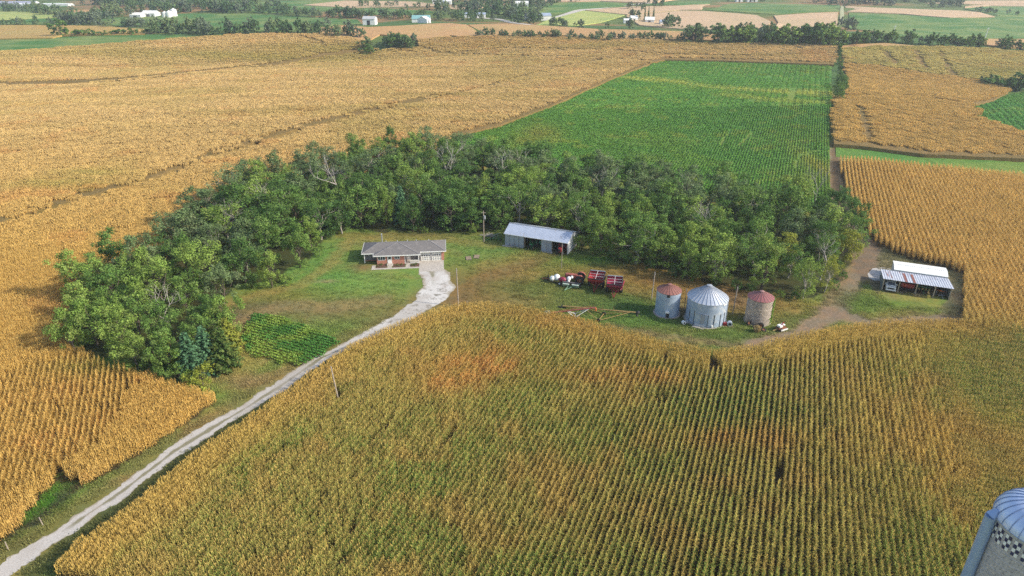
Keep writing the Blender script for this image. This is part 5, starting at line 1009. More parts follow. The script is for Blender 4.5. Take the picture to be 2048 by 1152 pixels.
# things in the machine shed and beside it
tractor(shed_pt(7.3, 1.6), SR, 'green tractor nose out in the left opening of the machine shed', 'green_paint', 'yellow_paint', 1.15)
x, y, z = shed_pt(9.3, 2.2); o = empty('seed_hopper', (x, y, 0), SR, 'teal green hopper bin inside the machine shed', 'hopper'); q = MB(); v = [(-.5, -.5, 1.9), (.5, -.5, 1.9), (.5, .5, 1.9), (-.5, .5, 1.9), (-.2, -.2, .7), (.2, -.2, .7), (.2, .2, .7), (-.2, .2, .7)]; q.add(v, [(0, 3, 7, 4), (1, 0, 4, 5), (2, 1, 5, 6), (3, 2, 6, 7), (4, 7, 6, 5), (0, 1, 2, 3)]); q.build('bin', surf('teal_paint', (.10, .32, .22), None, 4, .5), o); q = MB(); [q.bar((i*.45, j*.45, 0), (i*.45, j*.45, 1.5), .07) for i in (-1, 1) for j in (-1, 1)]; q.build('leg_frame', 'green_paint', o)
tractor(shed_pt(15.4, 1.5), SR, 'red tractor with cab in the right opening of the machine shed', 'red_paint', 'grey_steel', 1.3, cab=True)
x, y = P(992, 481); o = empty('field_cultivator', (x, y, 0), R(-25), 'green cultivator frame at the left end of the machine shed', 'farm implement'); q = MB(); q.bar((-1.2, -.4, .6), (1.2, -.4, .6), .12); q.bar((-1.2, .5, .6), (1.2, .5, .6), .12); q.bar((-.9, -.4, .6), (-.2, .5, 2.0), .1); q.bar((.9, -.4, .6), (.2, .5, 2.0), .1); q.bar((-1.1, -.4, .6), (-2.2, -1.6, .3), .1); q.build('frame', 'green_paint', o); q = MB()
for i in range(7): q.bar((-1.1+i*.36, .5, .6), (-1.1+i*.36, .8, .05), .05)
q.build('tine_row', 'rust', o)
for sx in (-1, 1): wheelpart(o, (sx*1.3, 0, .4), .4, .2, rimmat='yellow_paint')
x, y = P(979, 473); o = empty('brush_pile', (x, y, 0), 0, 'heap of grey branches and scrap at the wood edge left of the machine shed', 'brush pile'); q = MB(); r = random.Random(3)
for i in range(46): a = r.uniform(0, 6.28); p_ = Vector((r.gauss(0, 1.0), r.gauss(0, .6), r.uniform(.05, .6))); q.bar(p_, p_+Vector((math.cos(a), math.sin(a), r.uniform(-.1, .35)))*r.uniform(.7, 1.5), r.uniform(.03, .1))
q.build('branches', 'bark_dead', o)

# ---------------------------------------------------------------- utility poles and posts
def pole(px, py, h, label, lean=(0, 0), r=.13, extra=None, sink=0):
    x, y = P(px, py); o = empty('utility_pole', (x, y, 0), 0, label, 'pole', 'poles around the farmyard'); q = MB(); q.tube((0, 0, -.3), (lean[0], lean[1], h), r, r*.75, 10); q.build('post', 'pole_wood', o)
    if extra == 'transformer':
        q = MB(); q.tube((.28, -.1, h-2.2), (.28, -.1, h-1.3), .24, .24, 12); q.build('transformer', 'grey_steel', o); q = MB(); q.bar((-.6, 0, h-.5), (.6, 0, h-.5), .1); q.build('crossarm', 'pole_wood', o)
    else: q = MB(); q.tube((lean[0], lean[1], h), (lean[0], lean[1], h+.14), r*.6, r*.3, 8); q.bar((lean[0]-.1, lean[1], h-.4), (lean[0]+.25, lean[1], h-.4), .05); q.build('insulator', 'grey_steel', o)
    return o
pole(968, 484, 8.7, 'wooden pole with transformer at the wood edge left of the machine shed', extra='transformer'); pole(917, 613, 8.9, 'pale wooden pole right of the gravel drive and the house', (-.15, 0)); pole(1123, 537, 6.4, 'thin pale pole in front of the machine shed', r=.08)
pole(680, 812, 7.6, 'leaning wooden pole standing in the foreground corn by the drive', (-.7, .2)); pole(1303, 598, 6.3, 'wooden pole left of the small steel bin', (.25, .3)); pole(1465, 628, 6.3, 'wooden pole between the large steel bin and the wire crib', (.2, 0)); pole(1368, 622, 5.3, 'dark thin pole between the small and large steel bins', r=.08)
def post(px, py, h, lb, lean=0): x, y = P(px, py); o = empty('fence_post', (x, y, 0), 0, lb, 'fence post', 'fence posts'); q = MB(); q.tube((0, 0, -.2), (lean, 0, h), .07, .06, 8); q.build('post', 'pole_wood', o); q = MB(); q.tube((lean, 0, h), (lean, 0, h+.05), .07, .02, 8); q.build('cap', 'pole_wood', o)
post(937, 616, 1.7, 'short leaning stake behind the corn crest right of the drive', -.3); post(87, 1052, 1.5, 'weathered fence post in the grass at the lower left', -.15); post(17, 1100, 1.4, 'fence post near the left edge of the picture below the corn')
x, y = P(20, 542); 

# ---------------------------------------------------------------- steel bins and crib
def cone_roof(par, R0, z0, z1, mat, nribs, ribmat=None, capr=.35, name='roof', ribh=.07):
    q = MB(); q.lathe([(R0+.12, z0-.06), (R0+.12, z0), (capr, z1)], 48); o = q.build(name, mat, par, smooth=True); k = MB()
    for i in range(nribs): a = 2*math.pi*i/nribs; c, s = math.cos(a), math.sin(a); k.bar((c*(R0+.13), s*(R0+.13), z0+.02), (c*capr, s*capr, z1+.02), .06, ribh)
    k.build('ribs', ribmat or mat, o); k = MB(); k.tube((0, 0, z1-.05), (0, 0, z1+.14), capr+.05, capr+.05, 16); k.tube((0, 0, z1+.14), (0, 0, z1+.28), capr+.12, .05, 16); k.build('cap', ribmat or mat, o); return o
def bin_wall(par, R0, H, mat, n=64):
    prof = []; z = 0
    while z < H: prof += [(R0, z), (R0+.025, z+.11), (R0, z+.22)]; z += .225
    prof = [p for p in prof if p[1] < H]+[(R0, H)]; q = MB(); q.lathe(prof, n); return q.build('wall', mat, par, smooth=True)
b1 = empty('grain_bin', (32.9, 128.4, 0), 0, 'small round steel bin with red roof, left of the large bin', 'grain bin'); wl1 = bin_wall(b1, 2.5, 5.55, 'galv_wall'); cone_roof(b1, 2.5, 5.55, 6.7, 'roof_red', 22, surf('roof_red_rib', (.28, .13, .10), None, 3, .6))
def on_wall(par, R0, ang, w_, z0, z1, dep, mat, name): q = MB(); q.box(-w_/2, w_/2, -dep, .05, z0, z1); o = q.build(name, mat, par); o.rotation_euler = (0, 0, ang); o.location = (R0*math.sin(ang), -R0*math.cos(ang), 0); return o
on_wall(b1, 2.52, R(-14), .65, 4.9, 5.5, .05, 'black', 'hatch'); dr = on_wall(b1, 2.52, R(-10), .7, .15, 1.3, .05, 'black', 'door'); on_wall(b1, 2.52, R(-12), .8, 1.35, 1.75, .3, 'white_paint', 'door_hood')
q = MB(); q.lathe([(2.5, -.05), (2.85, -.05), (2.85, .18), (2.5, .18)], 40); q.build('foundation', surf('pink_concrete', (.48, .36, .30), None, 3, .9), b1)
b2 = empty('grain_bin', (40.35, 125.7, 0), 0, 'large round galvanised steel bin with ribbed cone roof', 'grain bin'); bin_wall(b2, 4.05, 5.3, 'galv_wall', 80); cone_roof(b2, 4.05, 5.3, 7.75, 'galv', 30, 'grey_steel', .45, ribh=.11)
for a in (-62, -44, -3, 15, 35, 52): on_wall(b2, 4.07, R(a-6), .07, .2, 3.1 if a != -44 else 3.4, .09, 'black', 'stiffener')
on_wall(b2, 4.07, R(-24), .9, 1.0, 2.9, .06, 'grey_steel', 'door'); on_wall(b2, 4.07, R(-24), 2.1, 3.02, 3.1, .08, 'grey_steel', 'door_lintel'); on_wall(b2, 4.07, R(-30), 1.9, .25, .75, .04, 'galv', 'lower_panel'); on_wall(b2, 4.07, R(5), .35, .35, .75, .25, 'white_paint', 'outlet'); on_wall(b2, 4.07, R(40), .9, 4.9, 5.15, .1, 'white_paint', 'eave_box')
q = MB(); [q.bar((i*.2, 0, .2), (i*.2, 0, 5.3), .04) for i in (-1, 1)]; [q.bar((-.2, 0, .4+j*.35), (.2, 0, .4+j*.35), .03) for j in range(14)]; ld = q.build('ladder', 'grey_steel', b2); ld.location = (4.2*math.sin(R(62)), -4.2*math.cos(R(62)), 0); ld.rotation_euler = (0, 0, R(62))
q = MB(); q.lathe([(4.0, -.05), (4.4, -.05), (4.4, .16), (4.0, .16)], 48); q.build('foundation', 'concrete', b2)
q = MB(); q.box(-.3, .3, -.3, .3, 0, .08); q.tube((0, -2.2, 5.95), (0, -2.2, 6.2), .22, .22, 12); 
x, y = P(1395, 655); o = empty('concrete_slab', (x, y, 0), R(-28), 'loose pale concrete slab in front of the large steel bin', 'concrete slab'); q = MB(); q.box(-1.1, .5, -.5, .5, 0, .22); q.build('slab_piece', 'concrete', o, bevel=.03); q = MB(); q.box(.55, 1.2, -.6, .35, 0, .17); q.build('slab_piece', 'concrete', o, bevel=.03)
x, y = P(1369, 648); o = empty('aeration_fan', (x, y, 0), R(20), 'white drum fan with duct at the left foot of the large bin', 'fan'); q = MB(); q.tube((-.3, -.35, .45), (-.3, .25, .45), .38, .38, 16); q.build('drum', 'white_paint', o); q = MB(); q.box(0, 1.2, -.2, .2, .2, .6); q.build('duct', 'grey_steel', o); q = MB(); q.tube((-.3, -.38, .45), (-.3, -.35, .45), .2, .2, 12); q.build('motor', 'black', o)
x, y = P(1455, 652); o = empty('aeration_fan', (x, y, 0), R(-10), 'red and grey fan on a pallet at the right foot of the large bin', 'fan'); q = MB(); q.box(-1.0, 1.2, -.6, .5, 0, .12); q.build('pallet', 'wood', o); q = MB(); q.tube((.35, -.4, .65), (.35, .35, .65), .5, .5, 16); q.build('drum', 'galv', o); q = MB(); q.tube((.35, -.43, .65), (.35, -.4, .65), .3, .3, 14); q.build('grille', 'black', o); q = MB(); q.box(-.95, -.2, -.35, .3, .12, .8); q.build('housing', 'red_paint', o, bevel=.05)
# wire crib
b3 = empty('corn_crib', (51.0, 125.0, 0), 0, 'round see-through wire mesh crib with red roof and climbing vine', 'corn crib'); cone_roof(b3, 2.55, 5.6, 6.75, 'roof_maroon', 20, surf('roof_pink_rib', (.32, .17, .155), None, 3, .6))
q = MB()
for i in range(110): a = 2*math.pi*i/110; q.bar((2.5*math.cos(a), 2.5*math.sin(a), 0.1), (2.5*math.cos(a), 2.5*math.sin(a), 5.6), .045)
for j in range(42): z = .1+j*.134; q.lathe([(2.5, z), (2.535, z), (2.535, z+.04), (2.5, z+.04), (2.5, z)], 40)
for z in (1.7, 3.6, 5.5): q.lathe([(2.53, z), (2.58, z), (2.58, z+.08), (2.53, z+.08)], 40)
q.build('wire_wall', surf('old_wire', (.52, .44, .36), (.42, .35, .29), 2, .7), b3); q = MB(); q.lathe([(2.4, -.05), (2.75, -.05), (2.75, .15), (2.4, .15)], 40); q.build('foundation', 'concrete', b3)
q = MB(); q.lathe([(.0, 1.1), (1.2, .9), (2.35, .25), (2.4, 0)], 24); q.build('cob_heap', surf('cobs', (.30, .22, .15), (.2, .15, .11), 4, 1, bmp=.8), b3)
V = []; F = []; C = []; r = random.Random(5)
for i in range(150): a = R(r.gauss(-14, 13)); z = r.uniform(.3, 5.5); leaves(V, F, C, (2.66*math.cos(a), 2.66*math.sin(a), z), .26, 12, .13, r)
o = empty('climbing_vine', (51.0, 125.0, 0), 0, 'bright green vine climbing the right side of the wire crib', 'vine'); me = mesh_np('leaves', V, F, np.array(C)); me.materials.append(MATS['leaf_light']); c_ = bpy.data.objects.new('leaves', me); COL.objects.link(c_); c_.parent = o
q = MB(); [q.bar((2.62*math.cos(R(-14+k*5)), 2.62*math.sin(R(-14+k*5)), 0), (2.62*math.cos(R(-14-k*3)), 2.62*math.sin(R(-14-k*3)), 5.2), .04) for k in (-2, 0, 2)]; q.build('stem', 'bark', o)
for (px, py), rr, tl, lb in (((1497, 651), .55, 12, 'dark tyre leaning at the left foot of the wire crib'), ((1510, 656), .5, 60, 'dark tyre lying before the left foot of the wire crib'), ((1521, 657), .6, 10, 'grey wheel leaning on the front of the wire crib'), ((1527, 662), .55, 75, 'greyish tyre lying in front of the wire crib')):
    x, y = P(px, py); o = empty('old_tyre', (x, y, rr*math.sin(R(90-tl))+.1), R(random.uniform(-20, 20)), lb, 'tyre', 'tyres around the wire crib'); o.rotation_euler.x = -R(tl); q = MB(); q.wheel((0, 0, 0), rr, .3, (0, 1, 0)); q.build('casing', 'tyre', o, smooth=True); q = MB(); q.rim((0, 0, 0), rr*.56, .12, (0, 1, 0)); q.build('rim', 'rust', o)
x, y = P(1513, 664); o = empty('straw_heap', (x, y, 0), 0, 'tuft of dry yellow straw in front of the wire crib', 'straw heap'); q = MB(); r = random.Random(8)
for i in range(220): a = r.uniform(0, 6.28); rr = r.uniform(0, .65); q.bar((rr*math.cos(a)*.6, rr*math.sin(a)*.6, 0), (rr*math.cos(a)*1.3, rr*math.sin(a)*1.3, r.uniform(.7, 1.7)*(1-rr*.4)), .06)
q.build('stalks', 'straw', o)
x, y = P(1561, 660); o = empty('feed_grinder', (x, y, 0), R(28), 'small rusty red and white wheeled machine right of the wire crib', 'farm implement'); q = MB(); q.box(-1.0, 1.0, -.6, .6, .45, .7); q.box(-.4, .3, -.45, .45, .7, 1.15); q.build('engine_body', 'rust', o, bevel=.04); q = MB(); q.box(-.9, -.1, -.5, .4, .9, 1.3); q.box(.3, .8, -.3, .5, 1.0, 1.25); q.build('white_cover', 'white_paint', o, bevel=.05); q = MB(); q.box(-.7, 1.1, -.85, -.68, .25, .5); q.build('white_side_rail', 'white_paint', o); q = MB(); q.bar((-1.0, 0, .5), (-2.0, .2, .3), .12); q.build('drawbar', 'straw', o); q = MB(); q.bar((.1, .1, 1.1), (.9, .2, 1.5), .14); q.build('chute', 'red_paint', o)
for sx, sy in ((-.6, -.6), (-.6, .6), (.7, .6)): wheelpart(o, (sx, sy, .38), .38, .2, (0, 1, 0), 'rust')

# ---------------------------------------------------------------- open pole shed and what stands in it
PR = R(-22.7); PO = (84.1, 139.8); ps = empty('pole_shed', (*PO, 0), PR, 'open front pole shed with rust streaked tin roof at the corn corner', 'shed'); L, D = 13.5, 6.6
q = MB(); q.slab([(-.25, -.5, 2.95), (L+.2, -.5, 2.95), (L+.2, D+.2, 2.3), (-.25, D+.2, 2.3)], .05); rf = q.build('roof', 'old_roof', ps)
q = MB()
for i in range(28): xx = -.2+i*.5; q.bar((xx, -.5, 2.98), (xx, D+.2, 2.33), .035, .04)
q.build('roof_seams', 'grey_steel', rf); q = MB()
for x0 in (4.15, 5.85): q.slab([(x0, -.45, 2.975), (x0+.55, -.45, 2.975), (x0+.55, D-.8, 2.43), (x0, D-.8, 2.43)], .01)
q.build('rusty_sheet', surf('rust_sheet', (.27, .085, .05), (.20, .07, .05), 2, .8), rf); q = MB(); q.box(0, .08, 0, D, 0, 2.25); q.add([(0, 0, 2.25), (0, D, 2.25), (0, 0, 2.85), (.08, 0, 2.25), (.08, D, 2.25), (.08, 0, 2.85)], [(0, 2, 1), (3, 4, 5), (0, 3, 5, 2)]); q.box(.08, L, D-.08, D, 0, 2.25); q.box(L-.08, L, 0, D-.08, 0, 2.2); q.build('wall', surf('weathered_wall', (.22, .26, .25), (.17, .20, .20), 2, .8), ps)
q = MB()
for xx in (.1, 3.3, 6.75, 10.3, 13.35): q.box(xx-.09, xx+.09, -.1, .08, 0, 2.88)
q.box(0, L, -.05, .05, 2.7, 2.88); q.build('post_row', surf('post_pale', (.48, .38, .26), None, 3, .9), ps)
sp_ = lambda u, v: shed_pt(u, v, PO, PR)
x, y, _ = sp_(1.75, .2); o = empty('grain_truck', (x, y, 0), PR, 'white farm truck parked nose out in the left bay of the pole shed', 'truck')
q = MB(); q.box(-1.0, 1.0, -.9, -.1, .55, 1.25); q.box(-1.05, 1.05, -.1, 1.4, .55, 1.3); v = [(-.92, .0, 1.3), (.92, .0, 1.3), (.98, 1.35, 1.3), (-.98, 1.35, 1.3), (-.8, .45, 2.05), (.8, .45, 2.05), (.85, 1.3, 2.05), (-.85, 1.3, 2.05)]; q.add(v, [(0, 3, 2, 1), (4, 5, 6, 7), (1, 2, 6, 5), (2, 3, 7, 6), (3, 0, 4, 7), (0, 1, 5, 4)]); q.build('cab', 'white_paint', o, bevel=.07)
q = MB(); q.add([(-.78, .0, 1.36), (.78, .0, 1.36), (.72, .42, 1.98), (-.72, .42, 1.98), (-.78, .05, 1.36), (.78, .05, 1.36), (.72, .47, 1.98), (-.72, .47, 1.98)], [(0, 1, 2, 3), (4, 7, 6, 5)]); wn = q.build('windshield', 'dark_glass', o); wn.location = (0, -.02, .03)
q = MB(); q.box(-.65, .65, -.95, -.9, .75, 1.1); q.build('grille', 'black', o); q = MB(); q.box(-1.05, 1.05, -1.12, -.95, .45, .68); q.build('bumper', 'white_paint', o, bevel=.03)
for sx in (-1, 1): q = MB(); q.tube((sx*.8, -.97, .92), (sx*.8, -.9, .92), .12, .12, 12); q.build('headlight', 'grey_steel', o); q = MB(); q.box(sx*1.12-.1, sx*1.12+.1, .3, .36, 1.35, 1.7); q.build('mirror', 'white_paint', o); wheelpart(o, (sx*.88, -.35, .45), .45, .26); wheelpart(o, (sx*.9, 3.6, .45), .45, .4)
q = MB(); q.box(-1.15, 1.15, 1.6, 4.8, .9, 1.0); q.box(-1.15, -1.08, 1.6, 4.8, 1.0, 2.1); q.box(1.08, 1.15, 1.6, 4.8, 1.0, 2.1); q.box(-1.15, 1.15, 1.6, 1.68, 1.0, 2.2); q.box(-1.08, 1.08, 4.72, 4.8, 1.0, 2.0); q.build('grain_box', surf('box_pale', (.55, .55, .48), (.38, .38, .33), 4, .7), o)
def wagon(u, v, paint, lb, w_=1.35, l=2.0, z=2.1, tri=False, name='grain_wagon'):
    x, y, _ = sp_(u, v); o = empty(name, (x, y, 0), PR, lb, 'wagon'); q = MB(); ring = [(w_, l, z), (w_, l, z*.62), (.5, l*.6, .65)]; v_ = [(sx*a, sy*b, c) for a, b, c in ring for sx, sy in ((-1, -1), (1, -1), (1, 1), (-1, 1))]; v_ += [(a*.94, b*.94, c+.04) for a, b, c in v_]
    f = [(k*4+i, k*4+(i+1) % 4, k*4+4+(i+1) % 4, k*4+4+i) for k in range(2) for i in range(4)]; q.add(v_, [t_[::-1] for t_ in f]+[tuple(i+12 for i in t_) for t_ in f]+[(8, 9, 10, 11)]); q.build('box', paint, o)
    q = MB(); q.bar((-.7, -l, .5), (-.7, l, .5), .12); q.bar((.7, -l, .5), (.7, l, .5), .12); q.bar((-1.1, -l*.7, .45), (1.1, -l*.7, .45), .12); q.bar((-1.1, l*.7, .45), (1.1, l*.7, .45), .12); q.bar((0, -l, .4), (0, -l-1.5, .25), .1); q.build('running_gear', 'black', o)
    for sx in (-1, 1):
        for sy in (-1, 1): wheelpart(o, (sx*1.15, sy*l*.7, .4), .4, .25, rimmat='grey_steel')
    if tri: q = MB(); q.tube((-.55, -l-.03, z*.8), (-.55, -l-.06, z*.8), .22, .22, 3); q.build('warning_triangle', 'orange_paint', o)
    return o
wagon(5.1, 2.6, 'red_paint', 'red gravity wagon in the second bay of the pole shed', tri=True); x, y, _ = sp_(8.5, 2.4)
o = empty('corn_planter', (x, y, 0), PR, 'green planter in the third bay of the pole shed', 'farm implement'); q = MB(); q.bar((-1.3, -.6, .8), (1.3, -.6, .8), .18); q.bar((0, -.6, .8), (0, -2.2, .5), .14); q.build('frame', 'green_paint', o); q = MB()
for i in range(4): q.box(-1.25+i*.7, -.8+i*.7, -.5, .1, 1.0, 1.5)
q.build('seed_boxes', 'green_paint', o, bevel=.04); q = MB()
for i in range(4): q.box(-1.2+i*.7, -.85+i*.7, -1.1, -.75, .9, 1.25)
q.build('fertiliser_boxes', 'yellow_paint', o)
for sx in (-1, 1): wheelpart(o, (sx*.9, .3, .45), .45, .2, rimmat='yellow_paint')
x, y, _ = sp_(11.8, 1.8); o = empty('hay_rake', (x, y, 0), PR+R(15), 'orange bladed implement on a grey stand in the right bay of the pole shed', 'farm implement'); q = MB()
for i in range(4): q.bar((-1.0, -.3+i*.25, 1.5-i*.12), (1.0, -.6+i*.25, 1.1-i*.12), .1, .05)
q.build('blades', 'orange_paint', o); q = MB(); q.bar((-.8, 0, 0), (-.8, 0, 1.4), .1); q.bar((.8, 0, 0), (.8, 0, 1.1), .1); q.bar((0, -.4, .8), (0, -2.0, .1), .1); q.box(-.7, .7, -1.0, -.8, .4, .5); q.build('stand', 'grey_steel', o)
x, y, _ = sp_(7.0, -.35); o = empty('straw_heap', (x, y, 0), 0, 'little heap of spilled straw at a post of the pole shed', 'straw heap'); q = MB(); r = random.Random(11); [q.bar((r.gauss(0, .4), r.gauss(0, .3), 0), (r.gauss(0, .5), r.gauss(0, .4), r.uniform(.1, .4)), .05) for i in range(70)]; q.build('stalks', 'straw', o)
WX, WY, _ = sp_(2.7, 7.3); lb_ = empty('white_roof_shed', (WX, WY, 0), PR, 'low building with a clean white metal roof behind the pole shed', 'shed'); L, D = 10.9, 4.6
q = MB(); q.slab([(-.1, -.1, 2.5), (L+.1, -.1, 2.5), (L+.1, D/2, 3.0), (-.1, D/2, 3.0)], .06); q.slab([(-.1, D/2, 3.0), (L+.1, D/2, 3.0), (L+.1, D+.1, 2.85), (-.1, D+.1, 2.85)], .06); rf = q.build('roof', 'white_roof', lb_); q = MB()
for i in range(26): q.box(.8+i*.37, .95+i*.37, D/2-.1, D/2+.1, 2.99, 3.03)
q.build('ridge_vents', 'grey_steel', rf); q = MB(); q.box(0, .08, 0, D, 0, 2.45); q.box(L-.08, L, 0, D, 0, 2.45); q.box(.08, L-.08, D-.08, D, 0, 2.7); q.box(.08, L-.08, 0, .08, 0, 2.4); q.build('wall', 'white_paint', lb_)

# ---------------------------------------------------------------- tall concrete silo, lower right
sx_, sy_ = flatP(2088, 1048, 22.3); si = empty('tower_silo', (sx_, sy_, 0), 0, 'tall concrete silo with blue domed roof and checkered band, lower right corner', 'silo'); RS = 3.66
q = MB(); prof = [(RS, 0)]; z = 0
while z < 22.2: prof += [(RS, z), (RS+.03, z+.04), (RS+.03, z+.09), (RS, z+.13)]; z += .76
prof = [p for p in prof if p[1] < 22.25]+[(RS, 22.3)]; q.lathe(prof, 64); q.build('stave_wall', 'concrete_stave', si)
q = MB(); q.lathe([(RS+.14, 22.2)]+[((RS+.14)*math.cos(a), 22.3+2.35*math.sin(a)) for a in [R(k*7.5) for k in range(12)]]+[(.25, 22.3+2.35)], 64); dm = q.build('dome_roof', 'dome_blue', si, smooth=True)
q = MB()
for i in range(28):
    a = 2*math.pi*i/28
    for k in range(11): e0, e1 = R(k*8), R((k+1)*8); q.bar(((RS+.16)*math.cos(e0)*math.cos(a), (RS+.16)*math.cos(e0)*math.sin(a), 22.32+2.36*math.sin(e0)), ((RS+.16)*math.cos(e1)*math.cos(a), (RS+.16)*math.cos(e1)*math.sin(a), 22.32+2.36*math.sin(e1)), .045, .07)
q.build('dome_seams', surf('seam_blue', (.25, .32, .48), None, 2, .5), dm); q = MB(); q.lathe([(RS+.16, 22.12), (RS+.2, 22.12), (RS+.2, 22.3), (RS+.12, 22.32)], 64); q.build('rim_band', 'grey_steel', si)
for nm, mt, par_ in (('white_check', 'white_paint', 0), ('dark_check', 'blue_check', 1)):
    q = MB(); n = 28; cw = 2*math.pi*RS/(n*2)
    for g in range(n//1):
        for c_ in range(2):
            for r_ in range(4):
                if (c_+r_) % 2 != par_: continue
                a = 2*math.pi*(g+c_*.36)/n; z0 = 21.85-r_*.42; ca, sa = math.cos(a), math.sin(a); rr = RS+.045; h = .13; t1, t2 = a-h/RS, a+h/RS
                q.add([(rr*math.cos(t1), rr*math.sin(t1), z0-.38), (rr*math.cos(t2), rr*math.sin(t2), z0-.38), (rr*math.cos(t2), rr*math.sin(t2), z0), (rr*math.cos(t1), rr*math.sin(t1), z0)], [(0, 1, 2, 3)])
    q.build(nm, mt, si)
ca_ = R(163); q = MB(); cx_, cy_ = (RS+.42)*math.cos(ca_), (RS+.42)*math.sin(ca_); q.tube((cx_, cy_, 0), (cx_, cy_, 22.1), .5, .5, 20); q.tube((cx_, cy_, 22.1), (cx_+.45, cy_, 22.75), .5, .3, 20); q.build('chute', surf('chute_blue', (.30, .40, .58), (.26, .35, .52), 1.2, .4, .2), si, smooth=True)

# ---------------------------------------------------------------- far farmsteads
def barn(px, py, w_, d_, h, rh, wall, roofm, label, rz=0, cat='barn', name='barn', door=True):
    x, y = P(px, py); o = empty(name, (x, y, tz(x, y)), R(rz), label, cat); q = MB(); q.box(-w_/2, w_/2, 0, d_, -1, h); q.add([(-w_/2, 0, h), (-w_/2, d_, h), (-w_/2, d_/2, h+rh*.95), (w_/2, 0, h), (w_/2, d_, h), (w_/2, d_/2, h+rh*.95)], [(0, 2, 1), (3, 4, 5)]); q.build('wall', wall, o)
    q = MB(); q.slab([(-w_/2-.3, -.4, h), (w_/2+.3, -.4, h), (w_/2+.3, d_/2, h+rh), (-w_/2-.3, d_/2, h+rh)], .1); q.slab([(-w_/2-.3, d_/2, h+rh), (w_/2+.3, d_/2, h+rh), (w_/2+.3, d_+.4, h), (-w_/2-.3, d_+.4, h)], .1); q.build('roof', roofm, o)
    if door: q = MB(); q.box(-w_*.15, w_*.1, -.08, 0, -1, h*.75); q.build('door', 'dark_glass', o)
    return o
def farbin(px, py, r, h, label):
    x, y = P(px, py); o = empty('grain_bin', (x, y, tz(x, y)), 0, label, 'grain bin', 'far white grain bins'); q = MB(); q.lathe([(r, -1), (r, h)], 20); q.build('wall', 'white_paint', o); q = MB(); q.lathe([(r+.1, h), (.2, h+r*.55)], 20); q.build('roof', 'white_roof', o); q = MB(); q.tube((0, 0, h+r*.5), (0, 0, h+r*.5+.5), .4, .3, 8); q.build('cap', 'grey_steel', o)
barn(271, 36, 13, 10, 3.2, 2.4, 'white_paint', 'white_roof', 'white barn left of the three far white bins', -5); barn(297, 34, 16, 12, 3.8, 2.8, 'white_paint', 'white_roof', 'longer white barn just left of the three far white bins', -5)
farbin(331, 35, 3, 5, 'far white grain bin, leftmost of three on the green hill'); farbin(340, 35, 3.6, 5.6, 'far white grain bin, middle of three on the green hill'); farbin(349, 33, 3.4, 7, 'far white grain bin, rightmost and tallest of three')
barn(738, 50, 11, 9, 5, 2, 'white_paint', surf('pale_grey_roof', (.48, .48, .47), None, 2, .6), 'tall white farm building left of the teal roofed barn', -4); barn(842, 45, 17, 12, 3.2, 3, 'white_paint', 'teal_roof', 'barn with a teal roof far in the middle', 3); barn(858, 46, 6, 11, 3.2, 2.5, 'white_paint', 'white_roof', 'white gable annex at the right end of the teal roofed barn', 60)
barn(950, 36, 22, 9, 3.5, 1.5, 'white_paint', 'bluegrey_roof', 'long low white shed among far trees', 3); barn(1077, 41, 26, 14, 4.5, 2.2, 'white_paint', 'bluegrey_roof', 'long blue grey roofed hall beside the far gravel road', 8); barn(1046, 33, 24, 12, 4, 1.5, 'white_paint', 'white_roof', 'long white roofed hall behind the blue grey hall', -6)
barn(1253, 47, 5, 6, 3, 1.5, 'white_paint', 'white_roof', 'small white shed, leftmost of the far farm with tall pines', 0); barn(1269, 43, 7, 7, 3, 2.5, 'white_paint', 'white_roof', 'white barn beside the tall pines', 10); barn(1299, 46, 9, 8, 3, 2.5, 'white_paint', 'white_roof', 'white farmhouse right of the tall pines', -10, 'house', 'farmhouse'); barn(1330, 50, 9, 7, 3, 1.5, 'white_paint', 'bluegrey_roof', 'grey shed half hidden by trees right of the far farmhouse', 0)
for i, (px, w_) in enumerate(((6, 22), (22, 18), (38, 24), (55, 20))): barn(px, 14, w_, 16, 5, 2.5, 'white_paint', surf('lilac_roof%d' % i, (.38, .38, .46), None, 1, .6), 'pale block with a grey roof, %s from the left in the far top left corner' % ORD(i+1), 0, 'industrial building', 'industrial_building')
barn(85, 14, 75, 16, 3.5, 1, 'white_paint', 'white_roof', 'very long white hall in the far top left', 0, 'industrial building', 'industrial_building')
for i, px in enumerate((872, 885, 896)): barn(px, 9, 9, 9, 4, 2, 'white_paint', 'white_roof', 'far small white house, %s of three in the woods at the top' % ORD(i+1), 0, 'house', 'farmhouse')
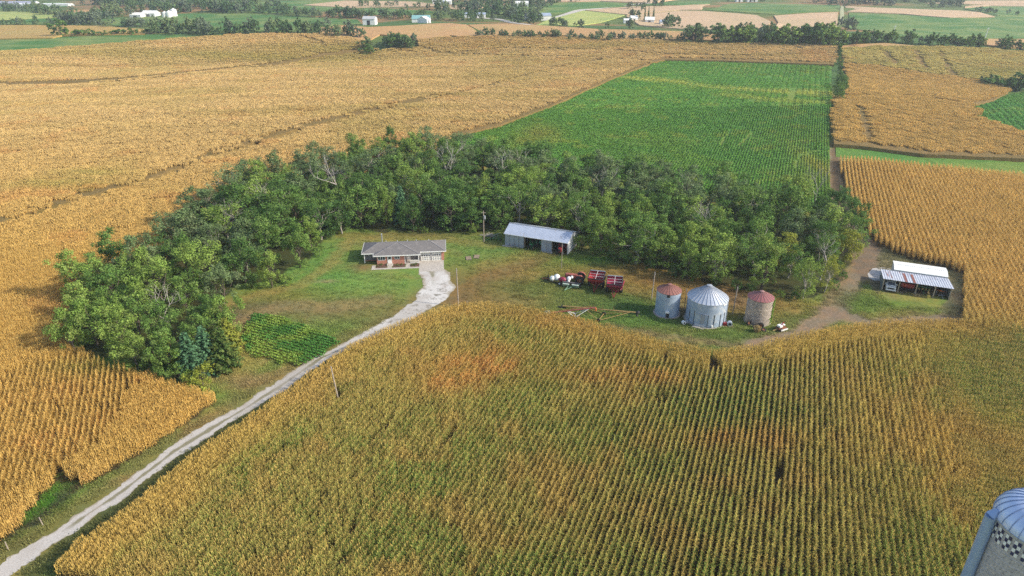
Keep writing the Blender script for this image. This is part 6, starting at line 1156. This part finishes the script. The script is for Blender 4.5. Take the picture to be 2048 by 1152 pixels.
for i, px in enumerate((1031, 1041, 1050)): barn(px, 14, 8, 9, 4, 2.5, 'white_paint', 'white_roof', 'far white cottage, %s of three at the wood edge at the top' % ORD(i+1), 0, 'house', 'farmhouse')
for i, px in enumerate((1479, 1501, 1509)): barn(px, 4, 9, 9, 4, 2, 'white_paint', 'white_roof', 'tiny far white house, %s of three on the top ridge' % ORD(i+1), 0, 'house', 'farmhouse')
# tall pines at the far farm
for i, px in enumerate((1289, 1296, 1306)): x, y = P(px, 43); tree('spruce', 'leaf_dark', x, y, 15, 'tall narrow far pine, %s of three at the white farm' % ORD(i+1), 'far pines', wide=.45)
for i, (px, py) in enumerate(((1784, 76), (1970, 77))):
    x, y = P(px, py); o = empty('lattice_pole', (x, y, tz(x, y)), 0, 'far white pole %s in the right green field' % ('above the tree line' if i == 0 else 'near the reddish field edge'), 'pole', 'far poles'); q = MB(); q.tube((0, 0, 0), (.6, 0, 9), .3, .2, 6); q.build('post', 'white_paint', o); q = MB(); q.bar((-.8, 0, 8), (1.8, 0, 8.4), .15); q.build('crossarm', 'white_paint', o)
def road(pts, wd, name='far_road', mat='pale_track', z=.25):
    cl = resample(line(pts, 0, 6), 60); s = strip(name, cl, np.full(60, wd/2), np.full(60, wd/2), mat, z, step=6, nx=3); return s
road([(1105, 38), (1125, 33), (1160, 21), (1185, 18), (1250, 11), (1300, 6), (1340, 0)], 12); road([(945, 35), (1000, 39), (1025, 46), (1060, 50)], 8); road([(1682, 50), (1684, 30), (1684, 12)], 3.5, 'farm_track', 'far_track')
# ---------------------------------------------------------------- air
hz = MB(); hz.box(-3600, 3600, -250, 8600, -3, 95); m = bpy.data.materials.new('haze'); m.use_nodes = True; t = m.node_tree; t.nodes.clear(); ow = t.nodes.new('ShaderNodeOutputMaterial'); pv = t.nodes.new('ShaderNodeVolumePrincipled')
pv.inputs['Color'].default_value = (.86, .92, 1, 1); pv.inputs['Density'].default_value = .00016; pv.inputs['Anisotropy'].default_value = .3; t.links.new(pv.outputs[0], ow.inputs['Volume']); MATS['haze'] = m
tag(hz.build('haze', 'haze'), kind='stuff')
